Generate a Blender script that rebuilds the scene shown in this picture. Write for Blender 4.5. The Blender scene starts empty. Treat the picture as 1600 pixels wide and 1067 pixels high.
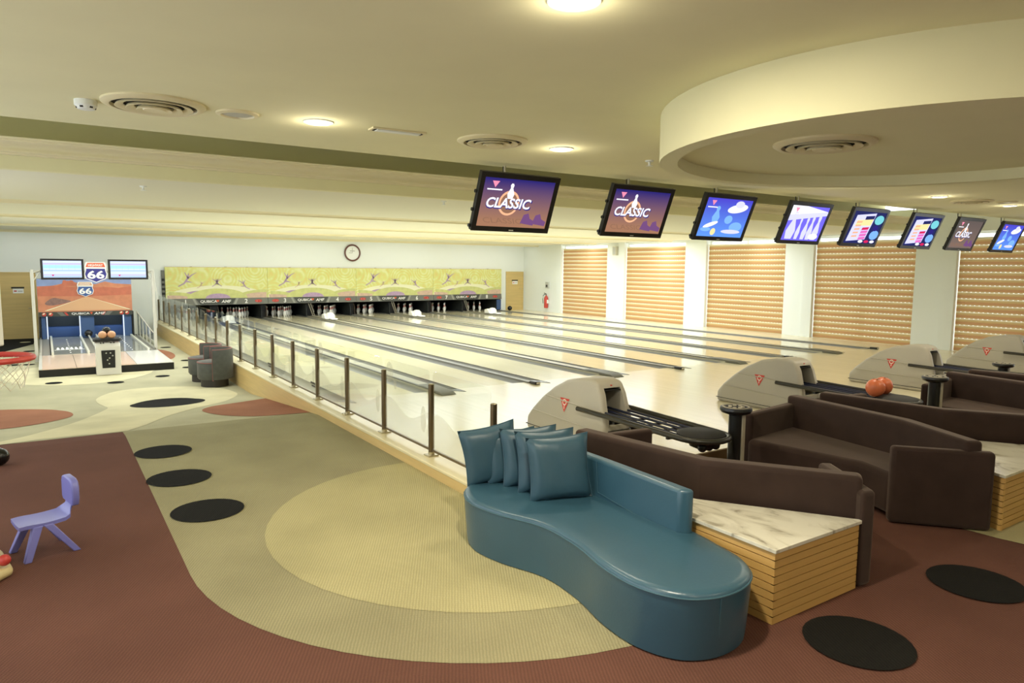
import bpy, bmesh, math, random
from mathutils import Vector, Matrix
random.seed(7)
sc = bpy.context.scene
COL = sc.collection
PI = math.pi

# ------------------------------------------------------------------ camera
FPX, YAW, PITCH, ROLL = 1099.447, 0.58573, 0.10466, 0.00856
CAM = Vector((-3.47635, -9.75238, 1.94287))
cy, sy, cp, sp, cr, sr = math.cos(YAW), math.sin(YAW), math.cos(PITCH), math.sin(PITCH), math.cos(ROLL), math.sin(ROLL)
_r = Vector((cy, -sy, 0)); _f = Vector((sy, cy, 0)); _u = Vector((0, 0, 1))
f2 = _f*cp - _u*sp; u2 = _u*cp + _f*sp
r3 = _r*cr + u2*sr; u3 = u2*cr - _r*sr
cam = bpy.data.objects.new('camera', bpy.data.cameras.new('camera'))
COL.objects.link(cam)
cam.data.sensor_width = 36; cam.data.sensor_fit = 'HORIZONTAL'
cam.data.lens = FPX/1600*36
cam.data.clip_start = .05; cam.data.clip_end = 200
cam.matrix_world = Matrix(((r3.x, u3.x, -f2.x, CAM.x), (r3.y, u3.y, -f2.y, CAM.y), (r3.z, u3.z, -f2.z, CAM.z), (0, 0, 0, 1)))
sc.camera = cam

# ------------------------------------------------------------------ world, exposure
w = bpy.data.worlds.new('world'); sc.world = w; w.use_nodes = True
w.node_tree.nodes['Background'].inputs[0].default_value = (.93, .97, 1, 1)
w.node_tree.nodes['Background'].inputs[1].default_value = 2.3
sc.view_settings.view_transform = 'Standard'; sc.view_settings.look = 'None'
sc.view_settings.gamma = 1; sc.view_settings.use_curve_mapping = False
sc.view_settings.exposure = 0.44
LANE_W, DOWN_W, COVE_W = 20, 17, 1.2          # watts: lane fluorescents, downlights, wall cove
WARM = (1, .9, .7); COOL = (.88, .96, 1.03)

# ------------------------------------------------------------------ helpers
def S(r, g, b):
    def c(v):
        v /= 255
        return v/12.92 if v <= .04045 else ((v+.055)/1.055)**2.4
    return (c(r), c(g), c(b), 1)
MATS = {}
def M(name, col, rough=.6, metal=0., spec=.5, noise=None, bump=None, stretch=(1, 1, 1), emit=None, coat=0., sheen=0.):
    m = bpy.data.materials.new(name); m.use_nodes = True; MATS[name] = m
    nt = m.node_tree; N = nt.nodes; L = nt.links; b = N['Principled BSDF']
    b.inputs['Base Color'].default_value = col; b.inputs['Roughness'].default_value = rough
    b.inputs['Metallic'].default_value = metal; b.inputs['Specular IOR Level'].default_value = spec
    b.inputs['Coat Weight'].default_value = coat; b.inputs['Coat Roughness'].default_value = .08
    if sheen:
        b.inputs['Sheen Weight'].default_value = sheen; b.inputs['Sheen Roughness'].default_value = .45; b.inputs['Sheen Tint'].default_value = (1, .78, .62, 1)
    if noise or bump:
        tc = N.new('ShaderNodeTexCoord'); mp = N.new('ShaderNodeMapping'); mp.inputs['Scale'].default_value = stretch
        L.new(tc.outputs['Object'], mp.inputs['Vector'])
    if noise:
        n = N.new('ShaderNodeTexNoise'); n.inputs['Scale'].default_value = noise[0]; n.inputs['Detail'].default_value = 5
        L.new(mp.outputs[0], n.inputs['Vector'])
        mr = N.new('ShaderNodeMapRange'); mr.inputs[1].default_value = .3; mr.inputs[2].default_value = .7
        mr.inputs[3].default_value = 1-noise[1]; mr.inputs[4].default_value = 1+noise[1]
        L.new(n.outputs[0], mr.inputs[0])
        mx = N.new('ShaderNodeMix'); mx.data_type = 'RGBA'; mx.blend_type = 'MULTIPLY'; mx.inputs[0].default_value = 1
        mx.inputs[6].default_value = col; L.new(mr.outputs[0], mx.inputs[7]); L.new(mx.outputs[2], b.inputs['Base Color'])
    if bump:
        n2 = N.new('ShaderNodeTexNoise'); n2.inputs['Scale'].default_value = bump[0]; L.new(mp.outputs[0], n2.inputs['Vector'])
        bp = N.new('ShaderNodeBump'); bp.inputs['Strength'].default_value = bump[1]; bp.inputs['Distance'].default_value = .01
        L.new(n2.outputs[0], bp.inputs['Height']); L.new(bp.outputs[0], b.inputs['Normal'])
    if emit:
        b.inputs['Emission Color'].default_value = emit[0]; b.inputs['Emission Strength'].default_value = emit[1]
    return m
def carpet(name, col, k=1.):
    m = M(name, col, .95, spec=.1); nt = m.node_tree; N = nt.nodes; L = nt.links; b = N['Principled BSDF']
    tc = N.new('ShaderNodeTexCoord')
    def wave(rot, sc_):
        mp = N.new('ShaderNodeMapping'); mp.inputs['Rotation'].default_value = (0, 0, rot); L.new(tc.outputs['Object'], mp.inputs[0])
        wv = N.new('ShaderNodeTexWave'); wv.inputs['Scale'].default_value = sc_; wv.inputs['Distortion'].default_value = 1.2
        wv.inputs['Detail'].default_value = 1; wv.inputs['Detail Scale'].default_value = 2; L.new(mp.outputs[0], wv.inputs[0]); return wv
    a = wave(.5, 17); c = wave(.5+PI/2, 26)
    mu = N.new('ShaderNodeMath'); mu.operation = 'MULTIPLY'; L.new(a.outputs[1], mu.inputs[0]); L.new(c.outputs[1], mu.inputs[1])
    n = N.new('ShaderNodeTexNoise'); n.inputs['Scale'].default_value = 1.3; n.inputs['Detail'].default_value = 6; L.new(tc.outputs['Object'], n.inputs[0])
    r1 = N.new('ShaderNodeMapRange'); r1.inputs[3].default_value = 1-.22*k; r1.inputs[4].default_value = 1+.22*k; L.new(mu.outputs[0], r1.inputs[0])
    r2 = N.new('ShaderNodeMapRange'); r2.inputs[1].default_value = .3; r2.inputs[2].default_value = .7; r2.inputs[3].default_value = .88; r2.inputs[4].default_value = 1.1; L.new(n.outputs[0], r2.inputs[0])
    m2 = N.new('ShaderNodeMath'); m2.operation = 'MULTIPLY'; L.new(r1.outputs[0], m2.inputs[0]); L.new(r2.outputs[0], m2.inputs[1])
    mx = N.new('ShaderNodeMix'); mx.data_type = 'RGBA'; mx.blend_type = 'MULTIPLY'; mx.inputs[0].default_value = 1; mx.inputs[6].default_value = col
    L.new(m2.outputs[0], mx.inputs[7]); L.new(mx.outputs[2], b.inputs['Base Color'])
    bp = N.new('ShaderNodeBump'); bp.inputs['Strength'].default_value = .5; bp.inputs['Distance'].default_value = .006
    L.new(mu.outputs[0], bp.inputs['Height']); L.new(bp.outputs[0], b.inputs['Normal'])
    return m
def wood(name, col, rough, board=None, axis=0, var=.1, spec=.5, coat=0.):
    """boards (fine lines) along Y or horizontal grain"""
    m = M(name, col, rough, spec=spec, coat=coat); nt = m.node_tree; N = nt.nodes; L = nt.links; b = N['Principled BSDF']
    tc = N.new('ShaderNodeTexCoord'); mp = N.new('ShaderNodeMapping'); L.new(tc.outputs['Object'], mp.inputs[0])
    mp.inputs['Scale'].default_value = (1/(board or .03), .35, 1/(board or .03)) if axis == 1 else (1.2, 1.2, 22)
    n = N.new('ShaderNodeTexNoise'); n.inputs['Scale'].default_value = 1; n.inputs['Detail'].default_value = 3; L.new(mp.outputs[0], n.inputs[0])
    mr = N.new('ShaderNodeMapRange'); mr.inputs[1].default_value = .3; mr.inputs[2].default_value = .7; mr.inputs[3].default_value = 1-var; mr.inputs[4].default_value = 1+var
    L.new(n.outputs[0], mr.inputs[0])
    mx = N.new('ShaderNodeMix'); mx.data_type = 'RGBA'; mx.blend_type = 'MULTIPLY'; mx.inputs[0].default_value = 1; mx.inputs[6].default_value = col
    L.new(mr.outputs[0], mx.inputs[7]); L.new(mx.outputs[2], b.inputs['Base Color'])
    return m
def glassmat(name, tint, refl=.06, frost=0.):
    m = bpy.data.materials.new(name); m.use_nodes = True; MATS[name] = m; nt = m.node_tree; N = nt.nodes; L = nt.links
    N.remove(N['Principled BSDF']); out = N['Material Output']
    t = N.new('ShaderNodeBsdfTransparent'); t.inputs[0].default_value = tint
    g = N.new('ShaderNodeBsdfGlossy'); g.inputs['Roughness'].default_value = .02
    fw = N.new('ShaderNodeLayerWeight'); pw = N.new('ShaderNodeMath'); pw.operation = 'POWER'; pw.inputs[1].default_value = 5; L.new(fw.outputs['Facing'], pw.inputs[0]); fr = N.new('ShaderNodeMath'); fr.operation = 'MULTIPLY_ADD'; fr.inputs[1].default_value = .6; fr.inputs[2].default_value = .035; L.new(pw.outputs[0], fr.inputs[0])
    mx = N.new('ShaderNodeMixShader'); L.new(fr.outputs[0], mx.inputs[0]); L.new(t.outputs[0], mx.inputs[1]); L.new(g.outputs[0], mx.inputs[2])
    if frost:
        d = N.new('ShaderNodeBsdfDiffuse'); d.inputs[0].default_value = S(232, 228, 210)
        tl = N.new('ShaderNodeBsdfTranslucent'); tl.inputs[0].default_value = S(232, 228, 210)
        ad = N.new('ShaderNodeMixShader'); L.new(d.outputs[0], ad.inputs[1]); L.new(tl.outputs[0], ad.inputs[2])
        m2 = N.new('ShaderNodeMixShader'); m2.inputs[0].default_value = frost
        L.new(mx.outputs[0], m2.inputs[1]); L.new(ad.outputs[0], m2.inputs[2]); L.new(m2.outputs[0], out.inputs[0])
    else:
        L.new(mx.outputs[0], out.inputs[0])
    return m
def fabricmat(name, cols, pitch):
    """translucent blind fabric, horizontal stripes by height inside one pleat"""
    m = bpy.data.materials.new(name); m.use_nodes = True; MATS[name] = m; nt = m.node_tree; N = nt.nodes; L = nt.links
    N.remove(N['Principled BSDF']); out = N['Material Output']
    tc = N.new('ShaderNodeTexCoord'); sx = N.new('ShaderNodeSeparateXYZ'); L.new(tc.outputs['Object'], sx.inputs[0])
    mr = N.new('ShaderNodeMapRange'); mr.inputs[1].default_value = 0; mr.inputs[2].default_value = pitch; L.new(sx.outputs[2], mr.inputs[0])
    cr_ = N.new('ShaderNodeValToRGB'); cr_.color_ramp.interpolation = 'EASE'; L.new(mr.outputs[0], cr_.inputs[0])
    els = cr_.color_ramp.elements
    els[0].position, els[0].color = cols[0]; els[1].position, els[1].color = cols[1]
    for p_, c_ in cols[2:]:
        e = els.new(p_); e.color = c_
    d = N.new('ShaderNodeBsdfDiffuse'); tl = N.new('ShaderNodeBsdfTranslucent'); mx = N.new('ShaderNodeMixShader'); mx.inputs[0].default_value = .14
    L.new(cr_.outputs[0], d.inputs[0]); L.new(cr_.outputs[0], tl.inputs[0]); L.new(d.outputs[0], mx.inputs[1]); L.new(tl.outputs[0], mx.inputs[2]); L.new(mx.outputs[0], out.inputs[0])
    return m
def emis(name, col, st):
    m = bpy.data.materials.new(name); m.use_nodes = True; MATS[name] = m; nt = m.node_tree
    nt.nodes.remove(nt.nodes['Principled BSDF']); e = nt.nodes.new('ShaderNodeEmission')
    e.inputs[0].default_value = col; e.inputs[1].default_value = st; nt.links.new(e.outputs[0], nt.nodes['Material Output'].inputs[0]); return m

class MB:
    def __init__(s): s.v = []; s.f = []; s.mi = []; s.m = 0
    def add(s, vs, fs):
        o = len(s.v); s.v += [tuple(x) for x in vs]; s.f += [tuple(i+o for i in f) for f in fs]; s.mi += [s.m]*len(fs); return s
    def box(s, x0, x1, y0, y1, z0, z1):
        return s.add([(x0,y0,z0),(x1,y0,z0),(x1,y1,z0),(x0,y1,z0),(x0,y0,z1),(x1,y0,z1),(x1,y1,z1),(x0,y1,z1)],
                     [(0,3,2,1),(4,5,6,7),(0,1,5,4),(1,2,6,5),(2,3,7,6),(3,0,4,7)])
    def prism(s, pts, z0, z1):
        n = len(pts)
        if sum(pts[i][0]*pts[(i+1)%n][1]-pts[(i+1)%n][0]*pts[i][1] for i in range(n)) < 0: pts = pts[::-1]
        return s.add([(p[0],p[1],z0) for p in pts]+[(p[0],p[1],z1) for p in pts],
                     [tuple(range(n-1,-1,-1)), tuple(range(n,2*n))]+[(i,(i+1)%n,(i+1)%n+n,i+n) for i in range(n)])
    def prismx(s, pts, x0, x1):           # profile in (y,z) extruded along x
        n = len(pts)
        if sum(pts[i][0]*pts[(i+1)%n][1]-pts[(i+1)%n][0]*pts[i][1] for i in range(n)) < 0: pts = pts[::-1]
        return s.add([(x0,p[0],p[1]) for p in pts]+[(x1,p[0],p[1]) for p in pts],
                     [tuple(range(n-1,-1,-1)), tuple(range(n,2*n))]+[(i,(i+1)%n,(i+1)%n+n,i+n) for i in range(n)])
    def prismy(s, pts, y0, y1):           # outline in (x,z), thickness along y
        n = len(pts)
        if sum(pts[i][0]*pts[(i+1)%n][1]-pts[(i+1)%n][0]*pts[i][1] for i in range(n)) > 0: pts = pts[::-1]
        return s.add([(p[0],y0,p[1]) for p in pts]+[(p[0],y1,p[1]) for p in pts],
                     [tuple(range(n-1,-1,-1)), tuple(range(n,2*n))]+[(i,(i+1)%n,(i+1)%n+n,i+n) for i in range(n)])
    def tube(s, path, r, n=8, closed=False):
        P = [Vector(p) for p in path]; k = len(P); vs = []; fs = []; up = Vector((0,0,1))
        rr = r if isinstance(r, (list, tuple)) else [r]*k
        for i in range(k):
            a = P[(i-1)%k] if (closed or i > 0) else P[i]; b = P[(i+1)%k] if (closed or i < k-1) else P[i]
            t = (b-a).normalized(); x = t.cross(up if abs(t.z) < .9 else Vector((1,0,0))).normalized(); y = x.cross(t)
            for j in range(n):
                an = 2*PI*j/n; vs.append(P[i]+(x*math.cos(an)+y*math.sin(an))*rr[i])
        m = k if closed else k-1
        for i in range(m):
            for j in range(n): fs.append((i*n+j, i*n+(j+1)%n, ((i+1)%k)*n+(j+1)%n, ((i+1)%k)*n+j))
        if not closed: fs += [tuple(range(n-1,-1,-1)), tuple(range((k-1)*n, k*n))]
        return s.add(vs, fs)
    def lathe(s, prof, n=16, c=(0,0,0), a0=0, a1=2*PI):
        full = abs(a1-a0-2*PI) < 1e-6; k = len(prof); vs = []; fs = []; m = n if full else n+1
        for j in range(m):
            an = a0+(a1-a0)*j/n
            for (r, z) in prof: vs.append((c[0]+r*math.cos(an), c[1]+r*math.sin(an), c[2]+z))
        for j in range(n):
            q = (j+1) % m
            for i in range(k-1): fs.append((j*k+i, q*k+i, q*k+i+1, j*k+i+1))
        return s.add(vs, fs)
    def sphere(s, c, r, n=14, m=9, sz=1.):
        return s.lathe([(max(1e-4, r*math.sin(PI*i/m)), -r*sz*math.cos(PI*i/m)) for i in range(m+1)], n, c)
    def poly(s, pts): return s.add(pts, [tuple(range(len(pts)))])
    def rotz(s, a, c=(0,0)):
        ca, sa = math.cos(a), math.sin(a); s.v = [(c[0]+(x-c[0])*ca-(y-c[1])*sa, c[1]+(x-c[0])*sa+(y-c[1])*ca, z) for x, y, z in s.v]; return s
    def xf(s, mat): s.v = [tuple(mat @ Vector(p)) for p in s.v]; return s
    def build(s, name, mat, parent=None, off=(0,0,0), smooth=False, bevel=0, seg=2, ang=40):
        me = bpy.data.meshes.new(name); me.from_pydata([(x-off[0], y-off[1], z-off[2]) for x, y, z in s.v], [], s.f)
        for mm in (mat if isinstance(mat, (list, tuple)) else [mat]): me.materials.append(MATS[mm])
        if any(s.mi): me.polygons.foreach_set('material_index', s.mi)
        if smooth or bevel:
            me.polygons.foreach_set('use_smooth', [True]*len(me.polygons)); me.set_sharp_from_angle(angle=math.radians(ang))
        me.update()
        o = bpy.data.objects.new(name, me); COL.objects.link(o)
        if parent: o.parent = parent
        else: o.location = off
        if bevel:
            b = o.modifiers.new('bevel', 'BEVEL'); b.width = bevel; b.segments = seg; b.limit_method = 'ANGLE'; b.angle_limit = math.radians(35); b.harden_normals = False
        return o
def tag(o, label, cat, group=None):
    o['label'] = label; o['category'] = cat
    if group: o['group'] = group
    return o
def thing(name, label, cat, loc=(0,0,0), group=None, rz=0):
    o = bpy.data.objects.new(name, None); COL.objects.link(o); o.location = loc; o.rotation_euler = (0,0,rz); o.empty_display_size = .1
    return tag(o, label, cat, group)
def struct(o): o['kind'] = 'structure'; return o
def dup(root, loc, label, rz=None, group=None):
    r = root.copy(); COL.objects.link(r); r.location = loc; r['label'] = label
    if rz is not None: r.rotation_euler = (0,0,rz)
    if group: r['group'] = group
    for ch in list(root.children):
        c = ch.copy(); COL.objects.link(c); c.parent = r
        for g in ch.children:
            d = g.copy(); COL.objects.link(d); d.parent = c
    return r
def spline(pts, k=6, closed=True):
    n = len(pts); out = []
    rng = range(n) if closed else range(n-1)
    for i in rng:
        p0, p1, p2, p3 = [Vector(pts[(i+j) % n] if closed else pts[min(max(i+j, 0), n-1)]) for j in (-1, 0, 1, 2)]
        for t in [j/k for j in range(k)]:
            out.append(tuple(.5*((2*p1)+(p2-p0)*t+(2*p0-5*p1+4*p2-p3)*t*t+(3*p1-p0-3*p2+p3)*t**3)))
    if not closed: out.append(tuple(pts[-1]))
    return out
def ell(cx, cy_, rx, ry, n=28, rot=0):
    ca, sa = math.cos(rot), math.sin(rot)
    return [(cx+rx*math.cos(2*PI*i/n)*ca-ry*math.sin(2*PI*i/n)*sa, cy_+rx*math.cos(2*PI*i/n)*sa+ry*math.sin(2*PI*i/n)*ca) for i in range(n)]
def text(name, string, mat, parent, loc, h, width=None, rot=(PI/2,0,0), bold=.0, shear=0., depth=.002):
    cu = bpy.data.curves.new(name, 'FONT'); cu.body = string; cu.size = 1; cu.align_x = 'CENTER'; cu.align_y = 'CENTER'; cu.offset = bold; cu.shear = shear; cu.resolution_u = 3
    cu.extrude = .001
    to = bpy.data.objects.new(name, cu); COL.objects.link(to); dg = bpy.context.evaluated_depsgraph_get()
    me = bpy.data.meshes.new_from_object(to.evaluated_get(dg)); bpy.data.objects.remove(to); bpy.data.curves.remove(cu)
    xs = [v.co.x for v in me.vertices]; ys = [v.co.y for v in me.vertices]
    sy_ = h/(max(ys)-min(ys)); sx_ = width/(max(xs)-min(xs)) if width else sy_
    mx_, my_ = (max(xs)+min(xs))/2, (max(ys)+min(ys))/2
    for v in me.vertices: v.co = ((v.co.x-mx_)*sx_, (v.co.y-my_)*sy_, v.co.z*depth/.001)
    me.materials.clear(); me.materials.append(MATS[mat])
    o = bpy.data.objects.new(name, me); COL.objects.link(o); o.parent = parent; o.location = loc; o.rotation_euler = rot
    return o
def arealight(name, parent, loc, size, power, col, rot=(0,0,0), shape='RECTANGLE', spread=None):
    l = bpy.data.lights.new(name, 'AREA'); l.shape = shape; l.size = size[0]
    if shape in ('RECTANGLE', 'ELLIPSE'): l.size_y = size[1]
    l.energy = power; l.color = col
    if spread: l.spread = spread
    o = bpy.data.objects.new(name, l); COL.objects.link(o); o.parent = parent; o.location = loc; o.rotation_euler = rot; return o

# ------------------------------------------------------------------ materials
M('ceiling_paint', S(238, 234, 192), .9, noise=(2, .02))
M('lane_ceiling', S(238, 236, 216), .85)
M('wall_paint', S(240, 244, 238), .8)
M('crown_paint', S(242, 234, 200), .6)
M('vent_paint', S(232, 222, 182), .5)
M('dark_gap', S(30, 28, 22), .8)
wood('lane_wood', S(238, 228, 192), .13, .027, 1, .05, coat=.3)
wood('approach_wood', S(234, 224, 192), .2, .05, 1, .04)
wood('curb_wood', S(214, 184, 122), .45, None, 0, .08)
wood('curb_top', S(234, 222, 180), .3, None, 0, .05)
wood('plank_wood', S(212, 170, 100), .5, None, 0, .07)
wood('door_wood', S(214, 186, 122), .5, None, 0, .06)
M('riser_wood', S(112, 92, 58), .6, noise=(8, .15))
M('gutter_grey', S(138, 136, 126), .4)
M('cap_light', S(186, 180, 156), .4)
M('cap_dark', S(58, 54, 46), .4)
M('cover_dark', S(104, 102, 88), .5)
carpet('carpet_olive', S(164, 157, 122)); carpet('carpet_grey_lit', S(186, 180, 148), .6); carpet('carpet_tan', S(190, 181, 136))
carpet('carpet_cream', S(214, 205, 166), .5); carpet('carpet_brown', S(112, 77, 65)); carpet('carpet_black', S(34, 33, 30)); carpet('carpet_rust', S(160, 110, 84), .5)
M('steel', S(120, 106, 82), .3, .9); M('steel_plate', S(190, 180, 150), .3, .8)
glassmat('glass', (.97, .985, .97, 1)); glassmat('frost', (.98, .98, .96, 1), frost=.26); glassmat('pane_glass', (.98, .99, 1, 1))
M('blue_leather', S(54, 90, 108), .33, spec=.7, bump=(60, .06), noise=(3, .05)); M('blue_piping', S(64, 100, 114), .4); M('blue_pillow', S(50, 82, 98), .42, bump=(8, .6))
M('brown_velvet', S(56, 42, 36), .85, spec=.2, noise=(6, .14), sheen=.25)
M('marble_base', S(226, 222, 204), .2)
M('hood_plastic', S(178, 172, 156), .45, noise=(2, .03)); M('hood_shade', S(24, 23, 20), .8); M('logo_red', S(204, 62, 48), .5); M('logo_white', S(238, 232, 214), .5)
M('rail_dark', S(46, 44, 36), .35); M('rail_blue', S(36, 40, 58), .3); M('black_plastic', S(24, 24, 22), .3); M('black_matte', S(30, 29, 27), .7)
M('grey_strip', S(176, 168, 146), .4); M('ball_orange', S(226, 122, 78), .35, noise=(14, .12)); M('ball_black', S(18, 18, 18), .2); M('ball_tan', S(214, 160, 120), .35)
M('pin_white', S(244, 242, 234), .3); M('pin_red', S(200, 48, 44), .4)
M('mask_strip', S(112, 112, 102), .5); M('mask_strip_light', S(150, 150, 138), .5); M('strip_dark', S(66, 68, 60), .5); M('white_print', S(246, 244, 238), .6); M('red_print', S(196, 70, 58), .6); M('orange_print', S(222, 96, 56), .6)
M('art_green', S(206, 208, 134), .6, noise=(6, .1)); M('art_pink', S(212, 182, 160), .6, noise=(8, .12)); M('art_purple', S(184, 156, 184), .6, noise=(10, .12)); M('art_cream', S(240, 238, 200), .6)
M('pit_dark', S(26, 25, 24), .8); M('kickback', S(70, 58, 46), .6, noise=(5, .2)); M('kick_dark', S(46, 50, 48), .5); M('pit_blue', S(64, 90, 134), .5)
M('stool_fabric', S(84, 86, 80), .9, noise=(12, .1), sheen=.15); M('stool_piping', S(140, 88, 80), .7); M('stool_base', S(56, 50, 44), .6)
M('chair_plastic', S(120, 120, 190), .4); M('toy_beige', S(206, 190, 140), .45); M('toy_green', S(204, 214, 160), .45); M('toy_red', S(196, 64, 58), .4); M('net_white', S(226, 220, 196), .7)
M('screen_frame', S(28, 26, 24), .35); M('bracket_white', S(214, 208, 184), .5); M('pole_paint', S(206, 200, 176), .4)
M('frame_alu', S(206, 204, 192), .35, .3); M('mini_deck', S(224, 200, 176), .15, noise=(90, .08)); M('mini_deck_light', S(232, 228, 218), .12); M('mini_lane', S(150, 150, 140), .12, noise=(50, .1)); M('mini_rail', S(226, 224, 206), .3)
M('desert_orange', S(206, 134, 98), .6, noise=(5, .12)); M('desert_red', S(196, 112, 84), .6, noise=(6, .1)); M('desert_sky', S(140, 156, 196), .6, noise=(4, .1)); M('desert_road', S(220, 172, 128), .6); M('scrub', S(140, 106, 96), .6, noise=(20, .2)); M('sign_blue', S(50, 48, 130), .5); M('sign_blue_light', S(62, 92, 150), .5)
M('extinguisher_red', S(196, 66, 54), .35); M('plaque_grey', S(190, 190, 180), .5); M('clock_rim', S(112, 74, 66), .4); M('clock_face', S(244, 246, 240), .5); M('hand_dark', S(60, 56, 52), .5)
fabricmat('blind_fabric', [(0, S(192, 166, 114)), (.999, S(198, 174, 122)), (.3, S(188, 142, 98)), (.5, S(186, 142, 98)), (.75, S(194, 164, 110))], .128)
fabricmat('blind_light', [(0, S(222, 210, 172)), (.999, S(222, 210, 172))], .05)
emis('led_strip', (.8, .9, 1, 1), .85); emis('lamp_white', (1, .96, .84, 1), 9); emis('tube_white', (1, .98, .92, 1), 3.5)
def marble():
    m = MATS['marble_base']; nt = m.node_tree; N = nt.nodes; L = nt.links; b = N['Principled BSDF']; tc = N.new('ShaderNodeTexCoord')
    mp = N.new('ShaderNodeMapping'); mp.inputs['Rotation'].default_value = (0, 0, .75); mp.inputs['Scale'].default_value = (3.2, 1.6, 1); L.new(tc.outputs['Object'], mp.inputs[0])
    n = N.new('ShaderNodeTexNoise'); n.inputs['Scale'].default_value = 1.6; n.inputs['Detail'].default_value = 9; n.inputs['Distortion'].default_value = 1.4; L.new(mp.outputs[0], n.inputs[0])
    c = N.new('ShaderNodeValToRGB'); e = c.color_ramp.elements; e[0].position = .3; e[0].color = S(128, 118, 98); e[1].position = .56; e[1].color = S(230, 226, 208)
    x = e.new(.42); x.color = S(214, 209, 190); L.new(n.outputs[0], c.inputs[0]); L.new(c.outputs[0], b.inputs['Base Color'])
marble()
def yellow_art():
    m = M('art_yellow', S(226, 222, 128), .6); nt = m.node_tree; N = nt.nodes; L = nt.links; b = N['Principled BSDF']; tc = N.new('ShaderNodeTexCoord')
    v = N.new('ShaderNodeTexVoronoi'); v.inputs['Scale'].default_value = 1.15; v.inputs['Randomness'].default_value = .6; L.new(tc.outputs['Object'], v.inputs[0])
    mu = N.new('ShaderNodeMath'); mu.operation = 'MULTIPLY'; mu.inputs[1].default_value = 60; L.new(v.outputs['Distance'], mu.inputs[0])
    si = N.new('ShaderNodeMath'); si.operation = 'SINE'; L.new(mu.outputs[0], si.inputs[0])
    n = N.new('ShaderNodeTexNoise'); n.inputs['Scale'].default_value = 3; L.new(tc.outputs['Object'], n.inputs[0])
    ad = N.new('ShaderNodeMath'); ad.operation = 'MULTIPLY_ADD'; ad.inputs[1].default_value = .12; L.new(si.outputs[0], ad.inputs[0]); L.new(n.outputs[0], ad.inputs[2])
    c = N.new('ShaderNodeValToRGB'); e = c.color_ramp.elements; e[0].position = .3; e[0].color = S(226, 214, 130); e[1].position = .75; e[1].color = S(232, 234, 176); x = e.new(.5); x.color = S(222, 224, 140)
    L.new(ad.outputs[0], c.inputs[0]); L.new(c.outputs[0], b.inputs['Base Color'])
yellow_art()
# ------------------------------------------------------------------ levels
FN, FF, YA, YB = -.128, -.435, -.2, 3.68      # lounge carpet, far carpet, ramp from YA to YB (lane surface is z = 0)
XL, XR, YBK, YW = -6.0, 15.1, -12.5, 17.3
HC, HR, HL, CT = 3.05, 3.75, 2.94, 3.25                 # lounge ceiling, light recess, lane ceiling
def fz(y): return FN if y < YA else (FF if y > YB else FN+(FF-FN)*(y-YA)/(YB-YA))
def floorpiece(name, pts, mat, eps, parent=None):
    bm = bmesh.new(); vs = [bm.verts.new((p[0], p[1], 0)) for p in pts]; fc = bm.faces.new(vs)
    if fc.normal.z < 0 or sum(pts[i][0]*pts[(i+1)%len(pts)][1]-pts[(i+1)%len(pts)][0]*pts[i][1] for i in range(len(pts))) < 0: fc.normal_flip()
    for yy in (YA, YB):
        bmesh.ops.bisect_plane(bm, geom=bm.verts[:]+bm.edges[:]+bm.faces[:], plane_co=(0, yy, 0), plane_no=(0, 1, 0))
    bmesh.ops.triangulate(bm, faces=bm.faces[:])
    for v in bm.verts: v.co.z = fz(v.co.y)+eps
    me = bpy.data.meshes.new(name); bm.to_mesh(me); bm.free(); me.materials.append(MATS[mat])
    o = bpy.data.objects.new(name, me); COL.objects.link(o)
    if parent: o.parent = parent
    return o
fl = struct(floorpiece('floor', [(XL, YBK), (XR, YBK), (XR, -4.76), (-.2, -4.76), (-.2, YW), (XL, YW)], 'carpet_brown', 0))
floorpiece('carpet_inlay', [(XL, .2), (-.2, .2), (-.2, YW), (XL, YW)], 'carpet_grey_lit', .002, fl)  # grey far carpet, its paler tone partly light put into the colour
arc = [(-.47+2.29*math.cos(a), -4.8+2.29*math.sin(a)) for a in [PI+PI*.66*i/24 for i in range(25)]]
floorpiece('carpet_inlay', [(-2.75, .2)]+arc+[(1.0, -6.0), (.3, -4.9), (-.2, -4.7), (-.2, .2)], 'carpet_olive', .002, fl)
floorpiece('carpet_inlay', ell(-.47, -4.8, 1.75, 1.75, 48), 'carpet_tan', .004, fl)
floorpiece('carpet_inlay', ell(4.35, -7.2, 1.74, 1.74, 48), 'carpet_tan', .004, fl)
cream = spline([(-4.7, -.0), (-4.02, .47), (-3.64, .96), (-3.19, 1.82), (-2.81, 2.97), (-2.71, 3.5), (-2.82, 4.1), (-2.79, 4.63), (-2.47, 5.2), (-1.92, 5.36), (-1.27, 5.15), (-.77, 4.68), (-.6, 4.08), (-.64, 3.62), (-1.04, 2.73), (-1.65, 2.04), (-2.1, 1.37), (-2.43, .66)], 4, False)
floorpiece('carpet_inlay', cream+[(-2.7, .22), (-4.7, .22)][0:1]+[(-3.6, .3)], 'carpet_cream', .005, fl)
floorpiece('carpet_inlay', ell(-1.82, 3.33, .58, .62), 'carpet_black', .008, fl)
floorpiece('carpet_inlay', spline([(-4.6, 4.2), (-4.18, 4.22), (-3.66, 3.96), (-3.36, 3.65), (-3.22, 3.09), (-3.25, 2.56), (-3.5, 2.13), (-3.79, 1.88), (-4.08, 1.79), (-4.6, 1.8)], 4), 'carpet_rust', .007, fl)
floorpiece('carpet_inlay', spline([(-.385, .13), (-.6, .17), (-1.09, .33), (-1.45, .88), (-1.57, 1.65), (-1.35, 2.14), (-.92, 2.35), (-.385, 2.62)], 4, False), 'carpet_rust', .006, fl)
floorpiece('carpet_inlay', ell(-2.9, 8.2, 1.42, 1.8), 'carpet_cream', .005, fl)
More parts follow.
